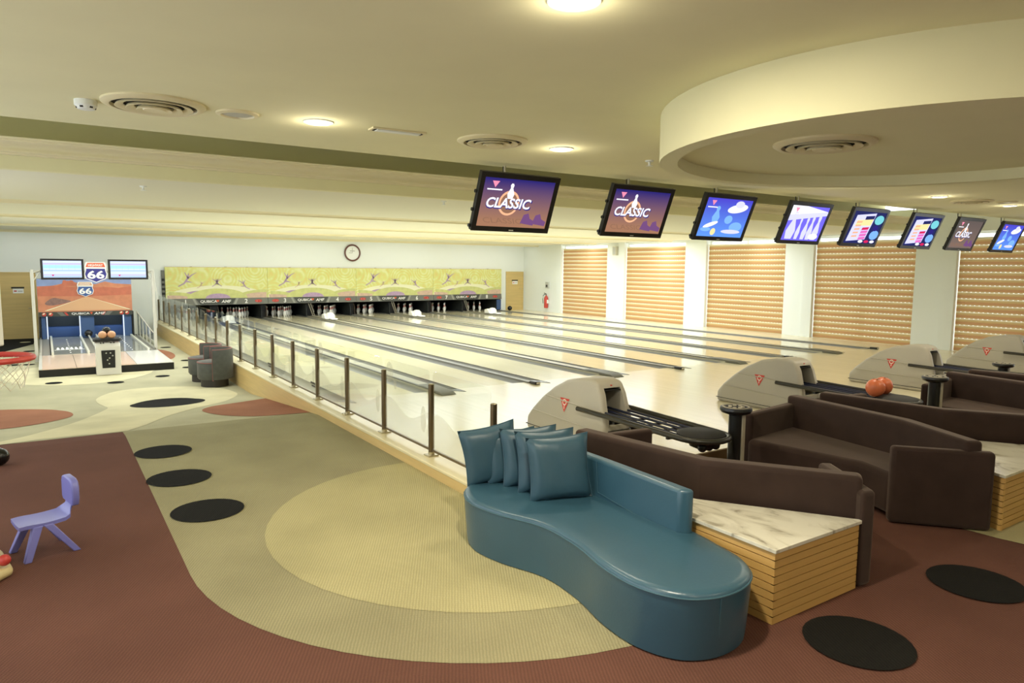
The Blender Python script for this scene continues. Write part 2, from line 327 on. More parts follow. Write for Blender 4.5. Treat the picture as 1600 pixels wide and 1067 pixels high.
floorpiece('carpet_inlay', [(-6, 10.2), (-4.53, 13.33), (-3.84, 15.29), (-3.8, 17.28), (-6, 17.28)], 'carpet_black', .005, fl)
floorpiece('carpet_inlay', ell(-1.1, 10.9, .42, 1.35), 'carpet_rust', .005, fl)
for x, y, r in [(-2.47, -1.25, .29), (-2.475, -2.4, .29), (-2.42, -3.52, .29), (.22, -7.71, .29), (1.6, -7.72, .29), (2.1, -9.2, .29), (-3.42, 6.86, .15), (-2.38, 6.34, .15), (-1.47, 6.78, .14), (-.66, 12.55, .14), (-.62, 9.25, .13), (-.78, 7.93, .13), (-4.17, 10.3, .14), (-3.88, 10.24, .12), (-3.9, 13.3, .15)]:
    floorpiece('carpet_dot', ell(x, y, r, r), 'carpet_black', .009, fl)
floorpiece('carpet_dot', ell(-4.05, 16.0, .14, .14), 'carpet_cream', .009, fl)

# approach and lane bed
ap = MB().box(-.09, XR, -4.77, .02, -.3, 0).build('floor_approach', 'approach_wood'); struct(ap)
MB().box(-.09, XR, -4.775, -4.77, -.128, -.012).build('riser', 'riser_wood', ap)
MB().box(-.09, 13.95, .02, 19.2, -.3, -.14).build('lane_foundation', 'cap_dark', ap)
MB().box(13.95, XR, .02, YW, -.3, 0).build('walkway', 'approach_wood', ap)
cb = MB().box(-.38, -.095, -4.77, YW, -.5, -.03).build('trim_1', 'curb_wood'); struct(cb)
MB().box(-.385, -.095, -4.77, YW, -.03, 0).build('curb_cap', 'curb_top', cb, bevel=.006)

# walls
b = MB(); b.box(XL, -.1, YW, YW+.2, -.6, HL+.4); b.box(-.1, 13.8, YW, YW+.2, 1.15, HL+.4); b.box(13.8, XR+.2, YW, YW+.2, -.3, HL+.4)
struct(b.build('wall_back', 'wall_paint'))
FILL_WIN = [(-8.3, -5.3), (-4.6, -1.6), (-.9, 2.1)]  # unseen windows added so daylight brightens the lounge from the left
b = MB(); yy = [YBK]+[v for q in FILL_WIN for v in q]+[YW+.2]
for i in range(0, len(yy), 2): b.box(XL-.2, XL, yy[i], yy[i+1], -.6, 3.5)
for y0, y1 in FILL_WIN: b.box(XL-.2, XL, y0, y1, -.6, .0); b.box(XL-.2, XL, y0, y1, 2.8, 3.5)
struct(b.build('wall_left', 'wall_paint'))
for k, (y0, y1) in enumerate(FILL_WIN):
    b = MB()
    for a, c in ((y0, y0+.05), ((y0+y1)/2-.03, (y0+y1)/2+.03), (y1-.05, y1)): b.box(XL-.14, XL-.08, a, c, 0, 2.8)
    for a, c in ((0, .05), (2.75, 2.8)): b.box(XL-.14, XL-.08, y0, y1, a, c)
    o = struct(b.build('window_%d' % (7+k), 'wall_paint')); MB().box(XL-.115, XL-.108, y0+.05, y1-.05, .05, 2.75).build('pane', 'pane_glass', o)  # frames and panes of the added daylight openings
struct(MB().box(XL-.2, XR+.2, YBK-.2, YBK, -.6, 3.5).build('wall_rear', 'wall_paint'))
WIN = [(14.42, 11.5), (10.45, 7.42), (6.45, 3.45), (2.48, -.36), (-1.36, -4.3), (-5.3, -8.2)]
b = MB(); WT = 2.9
ys = [YW]+[y for wv in WIN for y in wv]+[YBK]
for i in range(0, len(ys), 2): b.box(XR, XR+.3, ys[i+1], ys[i], -.6, 3.5)
for y1, y0 in WIN: b.box(XR, XR+.3, y0, y1, WT, 3.5); b.box(XR, XR+.3, y0, y1, -.6, -.03)
wr = struct(b.build('wall_right', 'wall_paint'))
for y1, y0 in WIN:
    MB().box(XR-.06, XR, y1, min(y1+.32, YW), -.03, HL).build('pilaster', 'wall_paint', wr)
for k, (y1, y0) in enumerate(WIN):
    b = MB(); t = .05
    b.box(XR+.16, XR+.22, y0, y0+t, -.03, WT); b.box(XR+.16, XR+.22, y1-t, y1, -.03, WT); b.box(XR+.16, XR+.22, y0+t, y1-t, WT-t, WT); b.box(XR+.16, XR+.22, y0+t, y1-t, -.03, .02)
    b.box(XR+.16, XR+.22, (y0+y1)/2-.025, (y0+y1)/2+.025, .02, WT-t)
    o = struct(b.build('window_%d' % (k+1), 'wall_paint'))
    MB().box(XR+.185, XR+.192, y0+t, (y0+y1)/2-.025, .02, WT-t).build('pane', 'pane_glass', o); MB().box(XR+.185, XR+.192, (y0+y1)/2+.025, y1-t, .02, WT-t).build('pane', 'pane_glass', o)
# blinds: every pleat and every light band its own piece
def blind(y0, y1, label):
    y0 += .02; y1 -= .02
    t = thing('pleated_blind', label, 'blind', (XR+.07, (y0+y1)/2, 0), 'pleated blinds along the window wall')
    hw = (y1-y0)/2; n = 17; pitch = 2.74/n; d = None; e = None
    MB().box(-.02, .03, -hw, hw, 2.72, 2.76).build('head_rail', 'crown_paint', t)
    for i in range(n):
        z = .0+i*pitch
        if d is None:
            vs = [(-.006*math.sin(PI*j/4), y, .128*j/4) for j in range(5) for y in (-hw, hw)]
            b = MB().add(vs, [(2*j+1, 2*j, 2*j+2, 2*j+3) for j in range(4)]); d = b.build('pleat', 'blind_fabric', t)
            ns = int(2*hw/.1); vs = []; fs = []
            for j in range(ns*4+1):
                y = -hw+2*hw*j/(ns*4); q = .007*abs(math.sin(PI*j/4)); vs += [(.004, y, -.007+(.007-q)), (.004, y, .036-(.007-q))]
            fs = [(2*j, 2*j+2, 2*j+3, 2*j+1) for j in range(ns*4)]
            e = MB().add(vs, fs).build('light_band', 'blind_light', t)
        else:
            d = d.copy(); COL.objects.link(d); e = e.copy(); COL.objects.link(e)
        d.location = (0, 0, z); e.location = (0, 0, z+.127)
    return t
BL = ['striped orange pleated blind nearest the fire extinguisher', 'striped orange pleated blind on the second window from the back wall', 'striped orange pleated blind on the middle of the five windows',
      'striped orange pleated blind on the second window from the right edge', 'striped orange pleated blind at the right edge, behind the farthest ball return']
for (y1, y0), lb in zip(WIN[:5], BL): blind(y0, y1, lb)

# ceilings
YE, YC = -3.05, -.45
# lounge ceiling with a round opening is not needed: the drum hangs below it
struct(MB().box(XL, XR, YBK, YE, HC, HC+.15).build('ceiling', 'ceiling_paint'))
struct(MB().box(XL, XR, YE-.02, .62, HR, HR+.15).build('ceiling_recess', 'ceiling_paint'))
struct(MB().box(XL, XR, YE-.02, YE, HC+.15, HR).build('ceiling_edge', 'ceiling_paint'))
struct(MB().box(XL, XR, YC+.12, YW, HL, HL+.12).build('ceiling_lanes', 'lane_ceiling'))
struct(MB().box(XL, XR, YC, YC+.12, HL, CT).build('ceiling_beam', 'ceiling_paint'))
struct(MB().box(XL, XR, YC+.12, .5, CT-.03, CT).build('ceiling_shade_ledge', 'ceiling_paint')); struct(MB().box(XL, XR, .5, .62, HL+.12, HR).build('wall_recess', 'ceiling_paint'))  # unseen ledge added to keep floor light off the recess wall
zc = 3.085
prof = [(YC, CT), (YC-.2, CT), (YC-.2, CT-.022), (YC-.175, CT-.024), (YC-.175, CT-.04), (YC-.15, CT-.044)]+[(YC-.15+.085*math.sin(a), CT-.044-.06*(1-math.cos(a))) for a in [PI/2*q/8 for q in range(1, 9)]]+[(YC-.065, zc+.045), (YC-.09, zc+.043), (YC-.09, zc+.022), (YC-.05, zc+.02), (YC-.05, zc), (YC, zc)]
struct(MB().prismx(prof, XL, XR).build('trim_2', 'crown_paint', smooth=True, ang=30))
for k, yy in enumerate((4.0, 8.1, 12.2, 16.2)):
    d = .055 if k < 3 else .07
    tr = struct(MB().prismx([(yy, HL), (yy-.1, HL), (yy-.03, HL-d*.6), (yy-.03, HL-d), (yy, HL-d)], XL, XR).build('trim_%d' % (3+k), 'crown_paint'))
# drum
DX, DY, DR, DZ = 1.62, -7.22, 1.81, 2.715
n = 72
dr = struct(MB().lathe([(DR, HC-DZ+.01), (DR, 0), (DR-.13, 0), (DR-.13, .09), (.001, .09)][::-1], n, (DX, DY, DZ)).build('ceiling_drum', 'ceiling_paint', smooth=True, ang=40))

# fixtures on the ceilings
def diffuser(x, y, z, label, r=.31):
    t = thing('air_diffuser', label, 'vent', (x, y, z), 'round ceiling air diffusers')
    MB().lathe([(r, -.0), (r, -.012), (r-.03, -.03), (r-.055, -.028), (r-.06, 0)], 36).build('outer_ring', 'vent_paint', t, smooth=True)
    MB().lathe([(.001, -.004), (r-.06, -.004)], 36).build('throat', 'dark_gap', t)
    for k in range(3):
        q = r-.095-k*.065
        MB().lathe([(q-.04, -.012), (q, -.02-.006*k), (q+.01, -.034-.008*k), (q+.003, -.036-.008*k), (q-.045, -.02-.006*k)], 36).build('cone', 'vent_paint', t, smooth=True)
    MB().lathe([(.001, -.05), (r-.26, -.05), (r-.245, -.03)], 28).build('centre_plate', 'vent_paint', t, smooth=True)
    return t
diffuser(-2.78, -4.2, HC, 'large round air diffuser beside the smoke detector', .33)
diffuser(-.14, -4.39, HC, 'round air diffuser between the two ceiling downlights')
diffuser(1.0, -6.83, DZ+.09, 'round air diffuser inside the dropped ceiling drum', .33)
diffuser(8.75, -4.37, HC, 'round air diffuser at the far right, between two downlights', .3)
t = thing('speaker_grille', 'small round ceiling speaker with grey mesh grille', 'speaker', (-2.234, -4.214, HC))
MB().lathe([(.15, 0), (.148, -.012), (.118, -.02), (.115, -.006)], 28).build('ring', 'vent_paint', t, smooth=True); MB().lathe([(.001, -.014), (.06, -.013), (.117, -.007)], 28).build('mesh', 'plaque_grey', t, smooth=True)
t = thing('speaker_grille', 'small round ceiling speaker at the far right beside an air diffuser', 'speaker', (9.35, -4.62, HC))
MB().lathe([(.15, 0), (.148, -.012), (.118, -.02), (.115, -.006)], 28).build('ring', 'vent_paint', t, smooth=True); MB().lathe([(.001, -.014), (.06, -.013), (.117, -.007)], 28).build('mesh', 'plaque_grey', t, smooth=True)
t = thing('smoke_detector', 'white smoke detector on the ceiling at upper left', 'detector', (-3.18, -4.03, HC))
MB().lathe([(.07, 0), (.07, -.035), (.062, -.042)], 24).build('base', 'wall_paint', t, smooth=True); MB().lathe([(.062, -.042), (.05, -.06), (.001, -.066)], 24).build('sensor_head', 'wall_paint', t, smooth=True)
for j in range(6): MB().box(.045, .06, -.01, .01, -.055, -.044).rotz(j*PI/3).build('slot', 'dark_gap', t)
t = thing('access_frame', 'rectangular recessed ceiling fitting between downlight and diffuser', 'ceiling fitting', (-1.0, -4.3, HC), rz=-.05)
b = MB(); b.box(-.23, .23, -.06, -.04, -.012, 0); b.box(-.23, .23, .04, .06, -.012, 0); b.box(-.23, -.2, -.04, .04, -.012, 0); b.box(.2, .23, -.04, .04, -.012, 0); b.build('frame', 'vent_paint', t)
MB().box(-.19, .19, -.035, .035, -.02, -.002).build('panel', 'wall_paint', t, bevel=.004)
for sx_ in (-.2, .2): MB().box(sx_-.01, sx_+.01, -.03, .03, -.016, -.004).build('clip', 'dark_gap', t)
def sprinkler(x, y, z, label):
    t = thing('sprinkler_head', label, 'sprinkler', (x, y, z), 'sprinkler heads')
    MB().lathe([(.045, 0), (.04, -.012), (.015, -.016), (.012, -.05), (.001, -.05)], 14).build('body', 'wall_paint', t, smooth=True); MB().lathe([(.001, -.052), (.035, -.052), (.035, -.056), (.001, -.056)], 14).build('deflector', 'wall_paint', t)
sprinkler(-2.36, .5, HL, 'small white sprinkler head on the lane ceiling at left'); sprinkler(1.66, -.1, HL, 'small white sprinkler head on the lane ceiling left of the first monitor')
sprinkler(1.78, -4.36, HC, 'small sprinkler head at the left edge of the ceiling drum')
def downlight(x, y, label, z=HC, k=1.):
    t = thing('downlight', label, 'downlight', (x, y, z), 'recessed ceiling downlights')
    MB().lathe([(.115, 0), (.113, -.008), (.09, -.014), (.085, -.003)], 28).build('trim_ring', 'wall_paint', t, smooth=True)
    MB().lathe([(.001, -.006), (.086, -.004)], 28).build('lens', 'lamp_white', t)
    arealight('bulb', t, (0, 0, -.02), (.17, .17), DOWN_W*k, WARM, shape='DISK')
    l = bpy.data.lights.new('bulb_glow', 'POINT'); l.energy = 2.4; l.shadow_soft_size = .06; l.color = WARM
    g = bpy.data.objects.new('bulb_glow', l); COL.objects.link(g); g.parent = t; g.location = (0, 0, -.1)
downlight(-1.65, -4.27, 'bright downlight between the speaker and the rectangular ceiling fitting'); downlight(.61, -4.4, 'bright downlight above and right of the first monitor')
downlight(-1.58, -7.34, 'glaring downlight at the top edge of the ceiling', k=3.4); downlight(7.71, -4.38, 'downlight above the sixth monitor from the left'); downlight(10.1, -4.37, 'downlight above the rightmost monitor')
for x, y, nm in ((-3.9, -7.34, 'added out of frame left of the drum'), (-1.58, -10.2, 'added behind the camera'), (.9, -10.4, 'added behind the camera at right'), (5.4, -7.34, 'right of the drum'), (7.7, -7.34, 'far right of the drum'), (5.35, -4.38, 'hidden by the drum, above the fourth monitor')):
    downlight(x, y, 'recessed downlight '+nm)  # unseen lamps at left and behind the camera are added for light
def fixture(x0, x1, y, z, label, power, rot):
    t = thing('strip_light', label, 'strip light', ((x0+x1)/2, y, z), 'strip lights hidden behind the lane ceiling beams'); h = (x1-x0)/2
    MB().box(-h, h, -.06, .06, -.02, 0).build('housing', 'wall_paint', t); MB().box(-h+.02, h-.02, -.045, .045, -.032, -.02).build('tube', 'tube_white', t)
    arealight('tubes', t, (0, 0, -.04), (2*h, .12), power, COOL, rot)
for k, yy in enumerate((4.25, 8.35, 12.45)):
    for i in range(5):
        x0 = -5.4+i*4.1
        fixture(x0, x0+3.7, yy, HL, 'strip light %s from the left behind the %s lane ceiling beam' % (('first', 'second', 'third', 'fourth', 'fifth')[i], ('nearest', 'middle', 'farthest')[k]), LANE_W*3.7*(.65, 1.25, .85)[k]*(.75, 1, 1, 1, 1.1)[i], (-.0, 0, 0))
for i in range(5):
    x0 = -5.4+i*4.1
    fixture(x0, x0+3.7, 16.42, HL, 'strip light %s from the left above the white back wall' % ('first', 'second', 'third', 'fourth', 'fifth')[i], COVE_W*3.7, (.5, 0, 0))

# doors
def door(n, x0, x1, z0, z1, y):
    d = struct(MB().box(x0, x1, y-.03, y-.002, z0, z1).build('door_%d' % n, 'door_wood'))
    b = MB(); b.box(x0-.05, x0, y-.045, y-.002, z0, z1+.05); b.box(x1, x1+.05, y-.045, y-.002, z0, z1+.05); b.box(x0, x1, y-.045, y-.002, z1, z1+.05); b.build('door_frame', 'door_wood', d)
    cx = (x0+x1)/2; zs = z0+(z1-z0)*.75
    MB().box(cx-.17, cx+.17, y-.036, y-.03, zs+.05, zs+.1).build('notice_header', 'black_matte', d); MB().box(cx-.13, cx+.15, y-.036, y-.03, zs-.1, zs+.045).build('notice', 'white_print', d)
    MB().box(cx-.1, cx-.03, y-.038, y-.036, zs-.05, zs-.01).build('notice_print', 'red_print', d); MB().box(cx, cx+.12, y-.038, y-.036, zs-.05, zs-.02).build('notice_print', 'plaque_grey', d)
    MB().tube([(x1-.07, y-.03, z0+.97), (x1-.07, y-.08, z0+.97), (x1-.19, y-.08, z0+.97)], .012, 8).build('door_handle', 'steel_plate', d, smooth=True)
    return d
door(1, -4.62, -3.75, FF, 1.62, YW); door(2, 14.15, 15.0, 0, 1.71, YW)
t = thing('wall_clock', 'round white wall clock with a brown rim', 'clock', (6.79, YW-.03, 2.47))
R90 = Matrix.Rotation(PI/2, 4, 'X')
MB().lathe([(.27, 0), (.33, .0), (.34, .025), (.31, .05), (.275, .03)], 36).xf(R90).build('rim', 'clock_rim', t, smooth=True); MB().lathe([(.001, .012), (.28, .012)], 36).xf(R90).build('face', 'clock_face', t)
MB().box(-.008, .008, -.02, -.016, 0, .2).build('minute_hand', 'plaque_grey', t); MB().box(-.14, 0, -.02, -.016, -.01, .01).build('hour_hand', 'plaque_grey', t); MB().box(-.1, .1, -.018, -.014, .06, .09).build('dial_print', 'plaque_grey', t)
t = thing('fire_extinguisher', 'red fire extinguisher hung on the white wall beside the first blind', 'fire extinguisher', (15.0, 15.4, .18))
MB().lathe([(.001, 0), (.085, 0), (.09, .03), (.09, .42), (.07, .49), (.03, .53), (.03, .56), (.001, .56)], 18).build('cylinder', 'extinguisher_red', t, smooth=True)
b = MB(); b.tube([(0, 0, .56), (0, 0, .62), (-.1, .02, .66)], .018, 8); b.tube([(0, 0, .6), (-.12, .02, .6)], .012, 8); b.build('valve', 'black_plastic', t, smooth=True)
MB().tube([(-.03, .02, .6), (-.12, .05, .55), (-.14, .06, .4), (-.12, .06, .2)], .014, 8).build('hose', 'black_plastic', t, smooth=True); MB().box(-.02, .08, -.092, -.088, .2, .36).build('instruction_label', 'white_print', t)
t = thing('extinguisher_sign', 'small grey sign on the wall above the fire extinguisher', 'sign', (XR-.06, 15.4, 1.05))
MB().box(-.02, .06, -.1, .1, 0, .27).build('sign_plate', 'plaque_grey', t); MB().box(-.024, -.02, -.06, .06, .05, .15).build('sign_print', 'hand_dark', t)
t = thing('wall_speaker', 'small white speaker box on the wall between the first two blinds', 'speaker', (XR, 10.95, 2.62))
MB().box(-.14, 0, -.1, .1, -.17, .17).build('cabinet', 'bracket_white', t, bevel=.01); MB().box(-.145, -.139, -.08, .08, -.14, .14).build('grille', 'plaque_grey', t)

# ------------------------------------------------------------------ lanes
P = 3.45; G = .235
NUM = ['zero', 'one', 'two', 'three', 'four', 'five', 'six', 'seven', 'eight']
ORD = ['first', 'second', 'third', 'fourth', 'fifth', 'sixth', 'seventh', 'eighth']
def gutter(x0, parent, name='gutter'):
    c = x0+G/2; n = 8; vs = []; fs = []
    for y in (0.02, 18.6):
        for j in range(n+1):
            a = PI*j/n; vs.append((c-G/2*math.cos(a), y, -.005-.085*math.sin(a)))
    fs = [(j, j+1, n+2+j, n+1+j) for j in range(n)]
    return MB().add(vs, fs).build(name, 'gutter_grey', parent, smooth=True, ang=80)
lane_x = []
for i in range(4):
    for j, x0 in enumerate((.15, 1.955)):
        x0 += i*P; k = i*2+j; lane_x.append(x0+.5335)
        lb = 'polished maple bowling lane number %s, %s from the glass railing' % (NUM[k+1], ORD[k] if k else 'closest')
        t = thing('bowling_lane', lb, 'lane', (0, 0, 0), 'the eight bowling lanes')
        MB().box(x0, x0+1.067, .02, 18.6, -.14, 0).build('lane_surface', 'lane_wood', t)
        gutter(x0-G, t); gutter(x0+1.067, t)
        MB().prism([(x0-G, 0), (x0, 0), (x0, -.28)], 0, .004).build('gutter_tip', 'cap_dark' if j else 'gutter_grey', t)
        MB().box(x0-.007, x0+.003, -.25, 16.5, .0, .006).build('edge_strip', 'cap_dark', t)
        if k == 7: MB().prism([(x0+1.067, 0), (x0+1.067+G, 0), (x0+1.067+G, -.28)], 0, .004).build('gutter_tip', 'gutter_grey', t)
        for a in range(7):      # aiming arrows
            xx = x0+.5335+(a-3)*.135; yy = 4.7-abs(a-3)*.22
            MB().poly([(xx-.016, yy-.08, .0012), (xx+.016, yy-.08, .0012), (xx, yy+.08, .0012)]).build('aiming_arrow', 'curb_wood', t)
    # ball-return divider (dark track on top) and plain divider
    x0 = 1.217+i*P
    t = thing('lane_divider', 'divider with a dark ball track between lanes %s and %s' % (NUM[2*i+1], NUM[2*i+2]), 'lane divider', (x0+.369, 0, 0), 'lane dividers')
    MB().box(-.134, .134, -.02, 17.2, -.1, .03).build('cap', 'cap_light', t, bevel=.008); MB().box(-.128, -.085, .0, 17.2, .03, .045).build('track', 'cap_dark', t)
    MB().prismx([(-.42, .0), (-.3, .045), (.25, .06), (.5, .045), (.5, .0)], -.132, .132).build('end_cover', 'cover_dark', t, bevel=.015)
    x0 = 3.022+i*P
    t = thing('lane_divider', ('plain grey divider between lanes %s and %s' % (NUM[2*i+2], NUM[(2*i+3)%9])) if i < 3 else 'plain grey divider right of lane eight beside the window wall', 'lane divider', (x0+.289, 0, 0), 'lane dividers')
    MB().box(-.054, .054, -.1, 17.2, -.1, .025).build('cap', 'gutter_grey', t, bevel=.008)
    b = MB(); b.box(-.053, .053, -.32, -.14, 0, .05); b.build('foul_detector', 'black_plastic', t, bevel=.012); MB().box(-.03, .04, -.325, -.318, .012, .04).build('sensor_lens', 'logo_white', t)
# white moulded covers on the ball-return dividers near the pins
for i in range(4):
    t = thing('ball_lift_cover', 'white moulded cover on the divider between lanes %s and %s near the pins' % (NUM[2*i+1], NUM[2*i+2]), 'cover', (1.586+i*P, 15.0, .046), 'white covers on the lane dividers')
    MB().lathe([(.001, .24), (.1, .225), (.17, .15), (.19, 0)][::-1], 14, (.02, 0, 0)).build('dome', 'pin_white', t, smooth=True); MB().prismx([(-.1, 0), (.3, 0), (.3, .16), (.1, .2), (-.05, .12)], -.2, .12).build('shroud', 'pin_white', t, bevel=.03)
    MB().box(-.12, .12, -.55, -.25, 0, .05).build('lip', 'pin_white', t, bevel=.02)
# pins
prof = [(.001, 0), (.026, 0), (.036, .03), (.05, .075), (.0602, .114), (.057, .15), (.044, .19), (.031, .225), (.0245, .25), (.0235, .27), (.0275, .3), (.032, .335), (.0285, .36), (.016, .377), (.001, .381)]
pinmesh = None
ROWN = [['head pin'], ['left pin of the second row', 'right pin of the second row'], ['left pin of the third row', 'middle pin of the third row', 'right pin of the third row'],
        ['far left pin of the back row', 'inner left pin of the back row', 'inner right pin of the back row', 'far right pin of the back row']]
for k, lx in enumerate(lane_x):
    for r in range(4):
        for c in range(r+1):
            loc = (lx+(c-r/2)*.305, 17.5+r*.264, 0); lb = 'white bowling pin, %s on lane %s' % (ROWN[r][c], NUM[k+1])
            if pinmesh is None:
                b = MB().lathe(prof, 14)
                kk = len(prof)-1
                for fi in range(len(b.f)):
                    if fi % kk in (7, 9): b.mi[fi] = 1
                o = b.build('bowling_pin', ['pin_white', 'pin_red'], None, smooth=True, ang=60); pinmesh = o
            else:
                o = pinmesh.copy(); COL.objects.link(o)
            o.location = loc; tag(o, lb, 'bowling pin', 'pins on lane %s' % NUM[k+1])
# kickbacks and pit
pit = struct(MB().box(-.1, 13.9, 19.3, 19.35, -.3, 1.3).build('wall_pit', 'pit_dark'))
MB().box(-.1, 13.9, 17.5, 19.3, 1.15, 1.2).build('pit_roof', 'pit_dark', pit); MB().box(-.15, -.1, 17.5, 19.3, -.3, 1.2).build('pit_side', 'pit_dark', pit); MB().box(13.9, 13.95, 17.5, 19.3, -.3, 1.2).build('pit_side', 'pit_dark', pit)
MB().box(-.1, 13.9, 18.6, 19.3, -.3, -.15).build('pit_floor', 'pit_dark', pit)
for i in range(4):
    for x, w_, nm in ((1.586+i*P, .13, 'between lanes %s and %s' % (NUM[2*i+1], NUM[2*i+2])), (3.311+i*P, .09, ('between lanes %s and %s' % (NUM[2*i+2], NUM[(2*i+3)%9])) if i < 3 else 'right of lane eight')):
        t = thing('kickback_panel', 'dark wooden kickback wall at the pins %s' % nm, 'partition', (x, 17.25, 0), 'kickback walls between the pin decks')
        for s_ in (-1, 1):
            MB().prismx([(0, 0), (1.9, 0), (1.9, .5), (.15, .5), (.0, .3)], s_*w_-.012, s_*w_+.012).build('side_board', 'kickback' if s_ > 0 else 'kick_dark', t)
        MB().box(-w_, w_, .1, 1.9, .0, .5).build('core', 'pit_dark', t)
        if i in (1, 2, 3) and w_ > .1:
            MB().tube([(-.05, .0, .5), (.1, -.05, .02)], .012, 6).build('guide_bar', 'grey_strip', t); MB().tube([(.03, .0, .5), (.17, -.05, .02)], .012, 6).build('guide_bar', 'grey_strip', t)
t = thing('kickback_panel', 'dark kickback wall at the pins left of lane one', 'partition', (-.06, 17.25, 0), 'kickback walls between the pin decks')
MB().prismx([(0, 0), (1.9, 0), (1.9, .5), (.15, .5), (.0, .3)], -.02, .02).build('side_board', 'kick_dark', t)
t = thing('blue_barrier', 'blue upright board at the end of lane eight', 'panel', (13.76, 17.16, 0)); MB().box(-.22, .0, 0, .04, .05, .5).build('sheet', 'pit_blue', t); MB().box(.0, .08, 0, .04, .05, .5).build('edge', 'wall_paint', t)
t = MB().sphere((0, 0, .108), .108).build('bowling_ball', 'ball_black', None, off=(0, 0, 0), smooth=True); t.location = (14.07, 16.9, 0); tag(t, 'black bowling ball resting at the end of the rightmost gutter', 'bowling ball')

# masking units
ZT, ZS, ZB, YM = 1.856, .757, .523, 17.2
def branch(b, x, z, s, flip=1):
    for pts in ([(-.5, -.42), (-.2, -.25), (-.02, .05), (.06, .3), (.1, .3), (.08, .02), (-.12, -.28), (-.45, -.46)], [(0, .05), (.25, .25), (.5, .36), (.5, .34), (.28, .2), (.06, -.02)], [(-.02, .08), (-.14, .36), (-.11, .36), (.05, .1)], [(-.1, -.2), (.3, -.22), (.02, -.12)]):
        b.poly([(x+flip*p[0]*s, YM-.011, z+p[1]*s) for p in (pts if flip < 0 else pts)])
for i in range(4):
    x0, x1 = i*P+.004, (i+1)*P-.004
    t = thing('masking_unit', 'yellow swirl masking panel with lane numbers %s and %s' % (NUM[2*i+1], NUM[2*i+2]), 'masking panel', ((x0+x1)/2, YM, ZB), 'masking panels above the pins')
    off = ((x0+x1)/2, YM, ZB)
    MB().box(x0, x1, YM, YM+.08, ZS, ZT).build('art_panel', 'art_yellow', t, off)
    MB().box(x0, x1, YM+.0, YM+.08, ZT, ZT+.012).build('top_trim', 'curb_wood', t, off)
    MB().prismx([(YM-.03, ZB), (YM+.05, ZB), (YM+.05, ZS), (YM-.005, ZS)], x0, x1).build('number_strip', 'mask_strip', t, off)
    def hill(cx, hw, h, m, lay, base=ZS, lo=None, hi=None):
        pts = [(cx+hw*math.cos(PI*j/24), base+h*math.sin(PI*j/24)) for j in range(25)]
        pts = [(px, pz) for px, pz in pts if x0+.002 < px < x1-.002]
        if pts[-1][1] > base+.001: pts.append((pts[-1][0], base))
        if pts[0][1] > base+.001: pts.insert(0, (pts[0][0], base))
        MB().poly([(px, YM-.002-.001*lay, pz) for px, pz in pts]).build('printed_hill', m, t, off)
    hill((x0+x1)/2, 1.72, .46, 'art_cream', 0); hill(x0+1.02, .55, .27, 'art_purple', 1); hill(x0+.1, .95, .24, 'art_green', 2); hill(x0+.2, .6, .12, 'art_pink', 3)
    hill(x1-.15, .95, .3, 'art_green', 4); hill(x1-.15, .8, .2, 'art_pink', 5)
    hill(x0+1.7, 1.02, .35, 'art_green', 6); hill(x0+1.7, .42, .17, 'art_purple', 7)
    b = MB(); branch(b, x0+.7, ZS+.7, .62); b.build('printed_branch', 'art_purple', t, off)
    b = MB(); branch(b, x0+1.68, ZS+.58, .36); branch(b, x0+1.68, ZS+.58, .34, -1); b.build('printed_branch', 'art_purple', t, off)
    b = MB(); branch(b, x0+2.6, ZS+.5, .42, -1); b.build('printed_branch', 'art_purple', t, off)
    b = MB(); branch(b, x0+1.15, ZS+.5, .3); b.build('printed_branch', 'art_pink', t, off)
    zm = (ZB+ZS)/2; ys_ = YM-.022
    tilt = math.atan2(.025, ZS-ZB)
    def onstrip(n_, pts, m): MB().poly([(px, YM-.03+(pz-ZB)/(ZS-ZB)*.025-.002, pz) for px, pz in pts]).build(n_, m, t, off)
    onstrip('strip_print', [(x0+.95, ZS-.01), (x0+2.3, ZS-.01), (x0+2.18, ZB+.012), (x0+1.1, ZB+.012)], 'strip_dark')
    for a_ in ((x0+.84, .1), (x1-1.12, -.1)): onstrip('strip_print', [(a_[0], ZS-.01), (a_[0]+.08, ZS-.01), (a_[0]+.08+a_[1], ZB+.012), (a_[0]+a_[1], ZB+.012)], 'mask_strip_light')
    def tx(n_, s_, m, x, h, w_=None, bold=.02, shear=0): text(n_, s_, m, t, (x-off[0], -.0235, zm-ZB), h, w_, (PI/2-tilt*0, 0, 0), bold, shear)
    tx('brand_lettering', 'QUBICA', 'white_print', x0+1.38, .105, .56, .012); tx('brand_lettering', 'AMF', 'white_print', x0+1.97, .105, .34, .02, .2)
    MB().poly([(x0+1.68-off[0]+dx, -.0245, zm-ZB+dz) for dx, dz in ((-.06, .055), (.06, .055), (.02, -.02), (0, .0), (-.02, -.02))]).build('brand_mark', 'orange_print', t)
    tx('lane_number', str(2*i+1), 'white_print', x0+.62, .16); tx('lane_number', str(2*i+2), 'white_print', x1-.78, .16)
    for xx in (x0+.27, x1-.34):
        if i == 0 and xx < x0+1: continue
        onstrip('ball_indicator', [(xx-.1+p[0], zm+p[1]) for p in ell(.1, 0, .13, .055, 16)], 'red_print')
        for q in (-.05, .05): onstrip('indicator_light', [(p[0], p[1]) for p in ell(xx+q, zm, .02, .02, 10)], 'white_print')
    for xx in (x0+.8, x0+1.95, x0+2.7): MB().box(xx, xx+.08, YM+.01, YM+.06, ZT+.012, ZT+.03).build('clip', 'plaque_grey', t, off)
t = thing('side_bracket', 'black metal bracket stack at the left end of the masking panels', 'bracket', (-.06, 17.22, .8))
MB().box(-.05, .05, 0, .06, -.1, .95).build('plate', 'mask_strip', t)
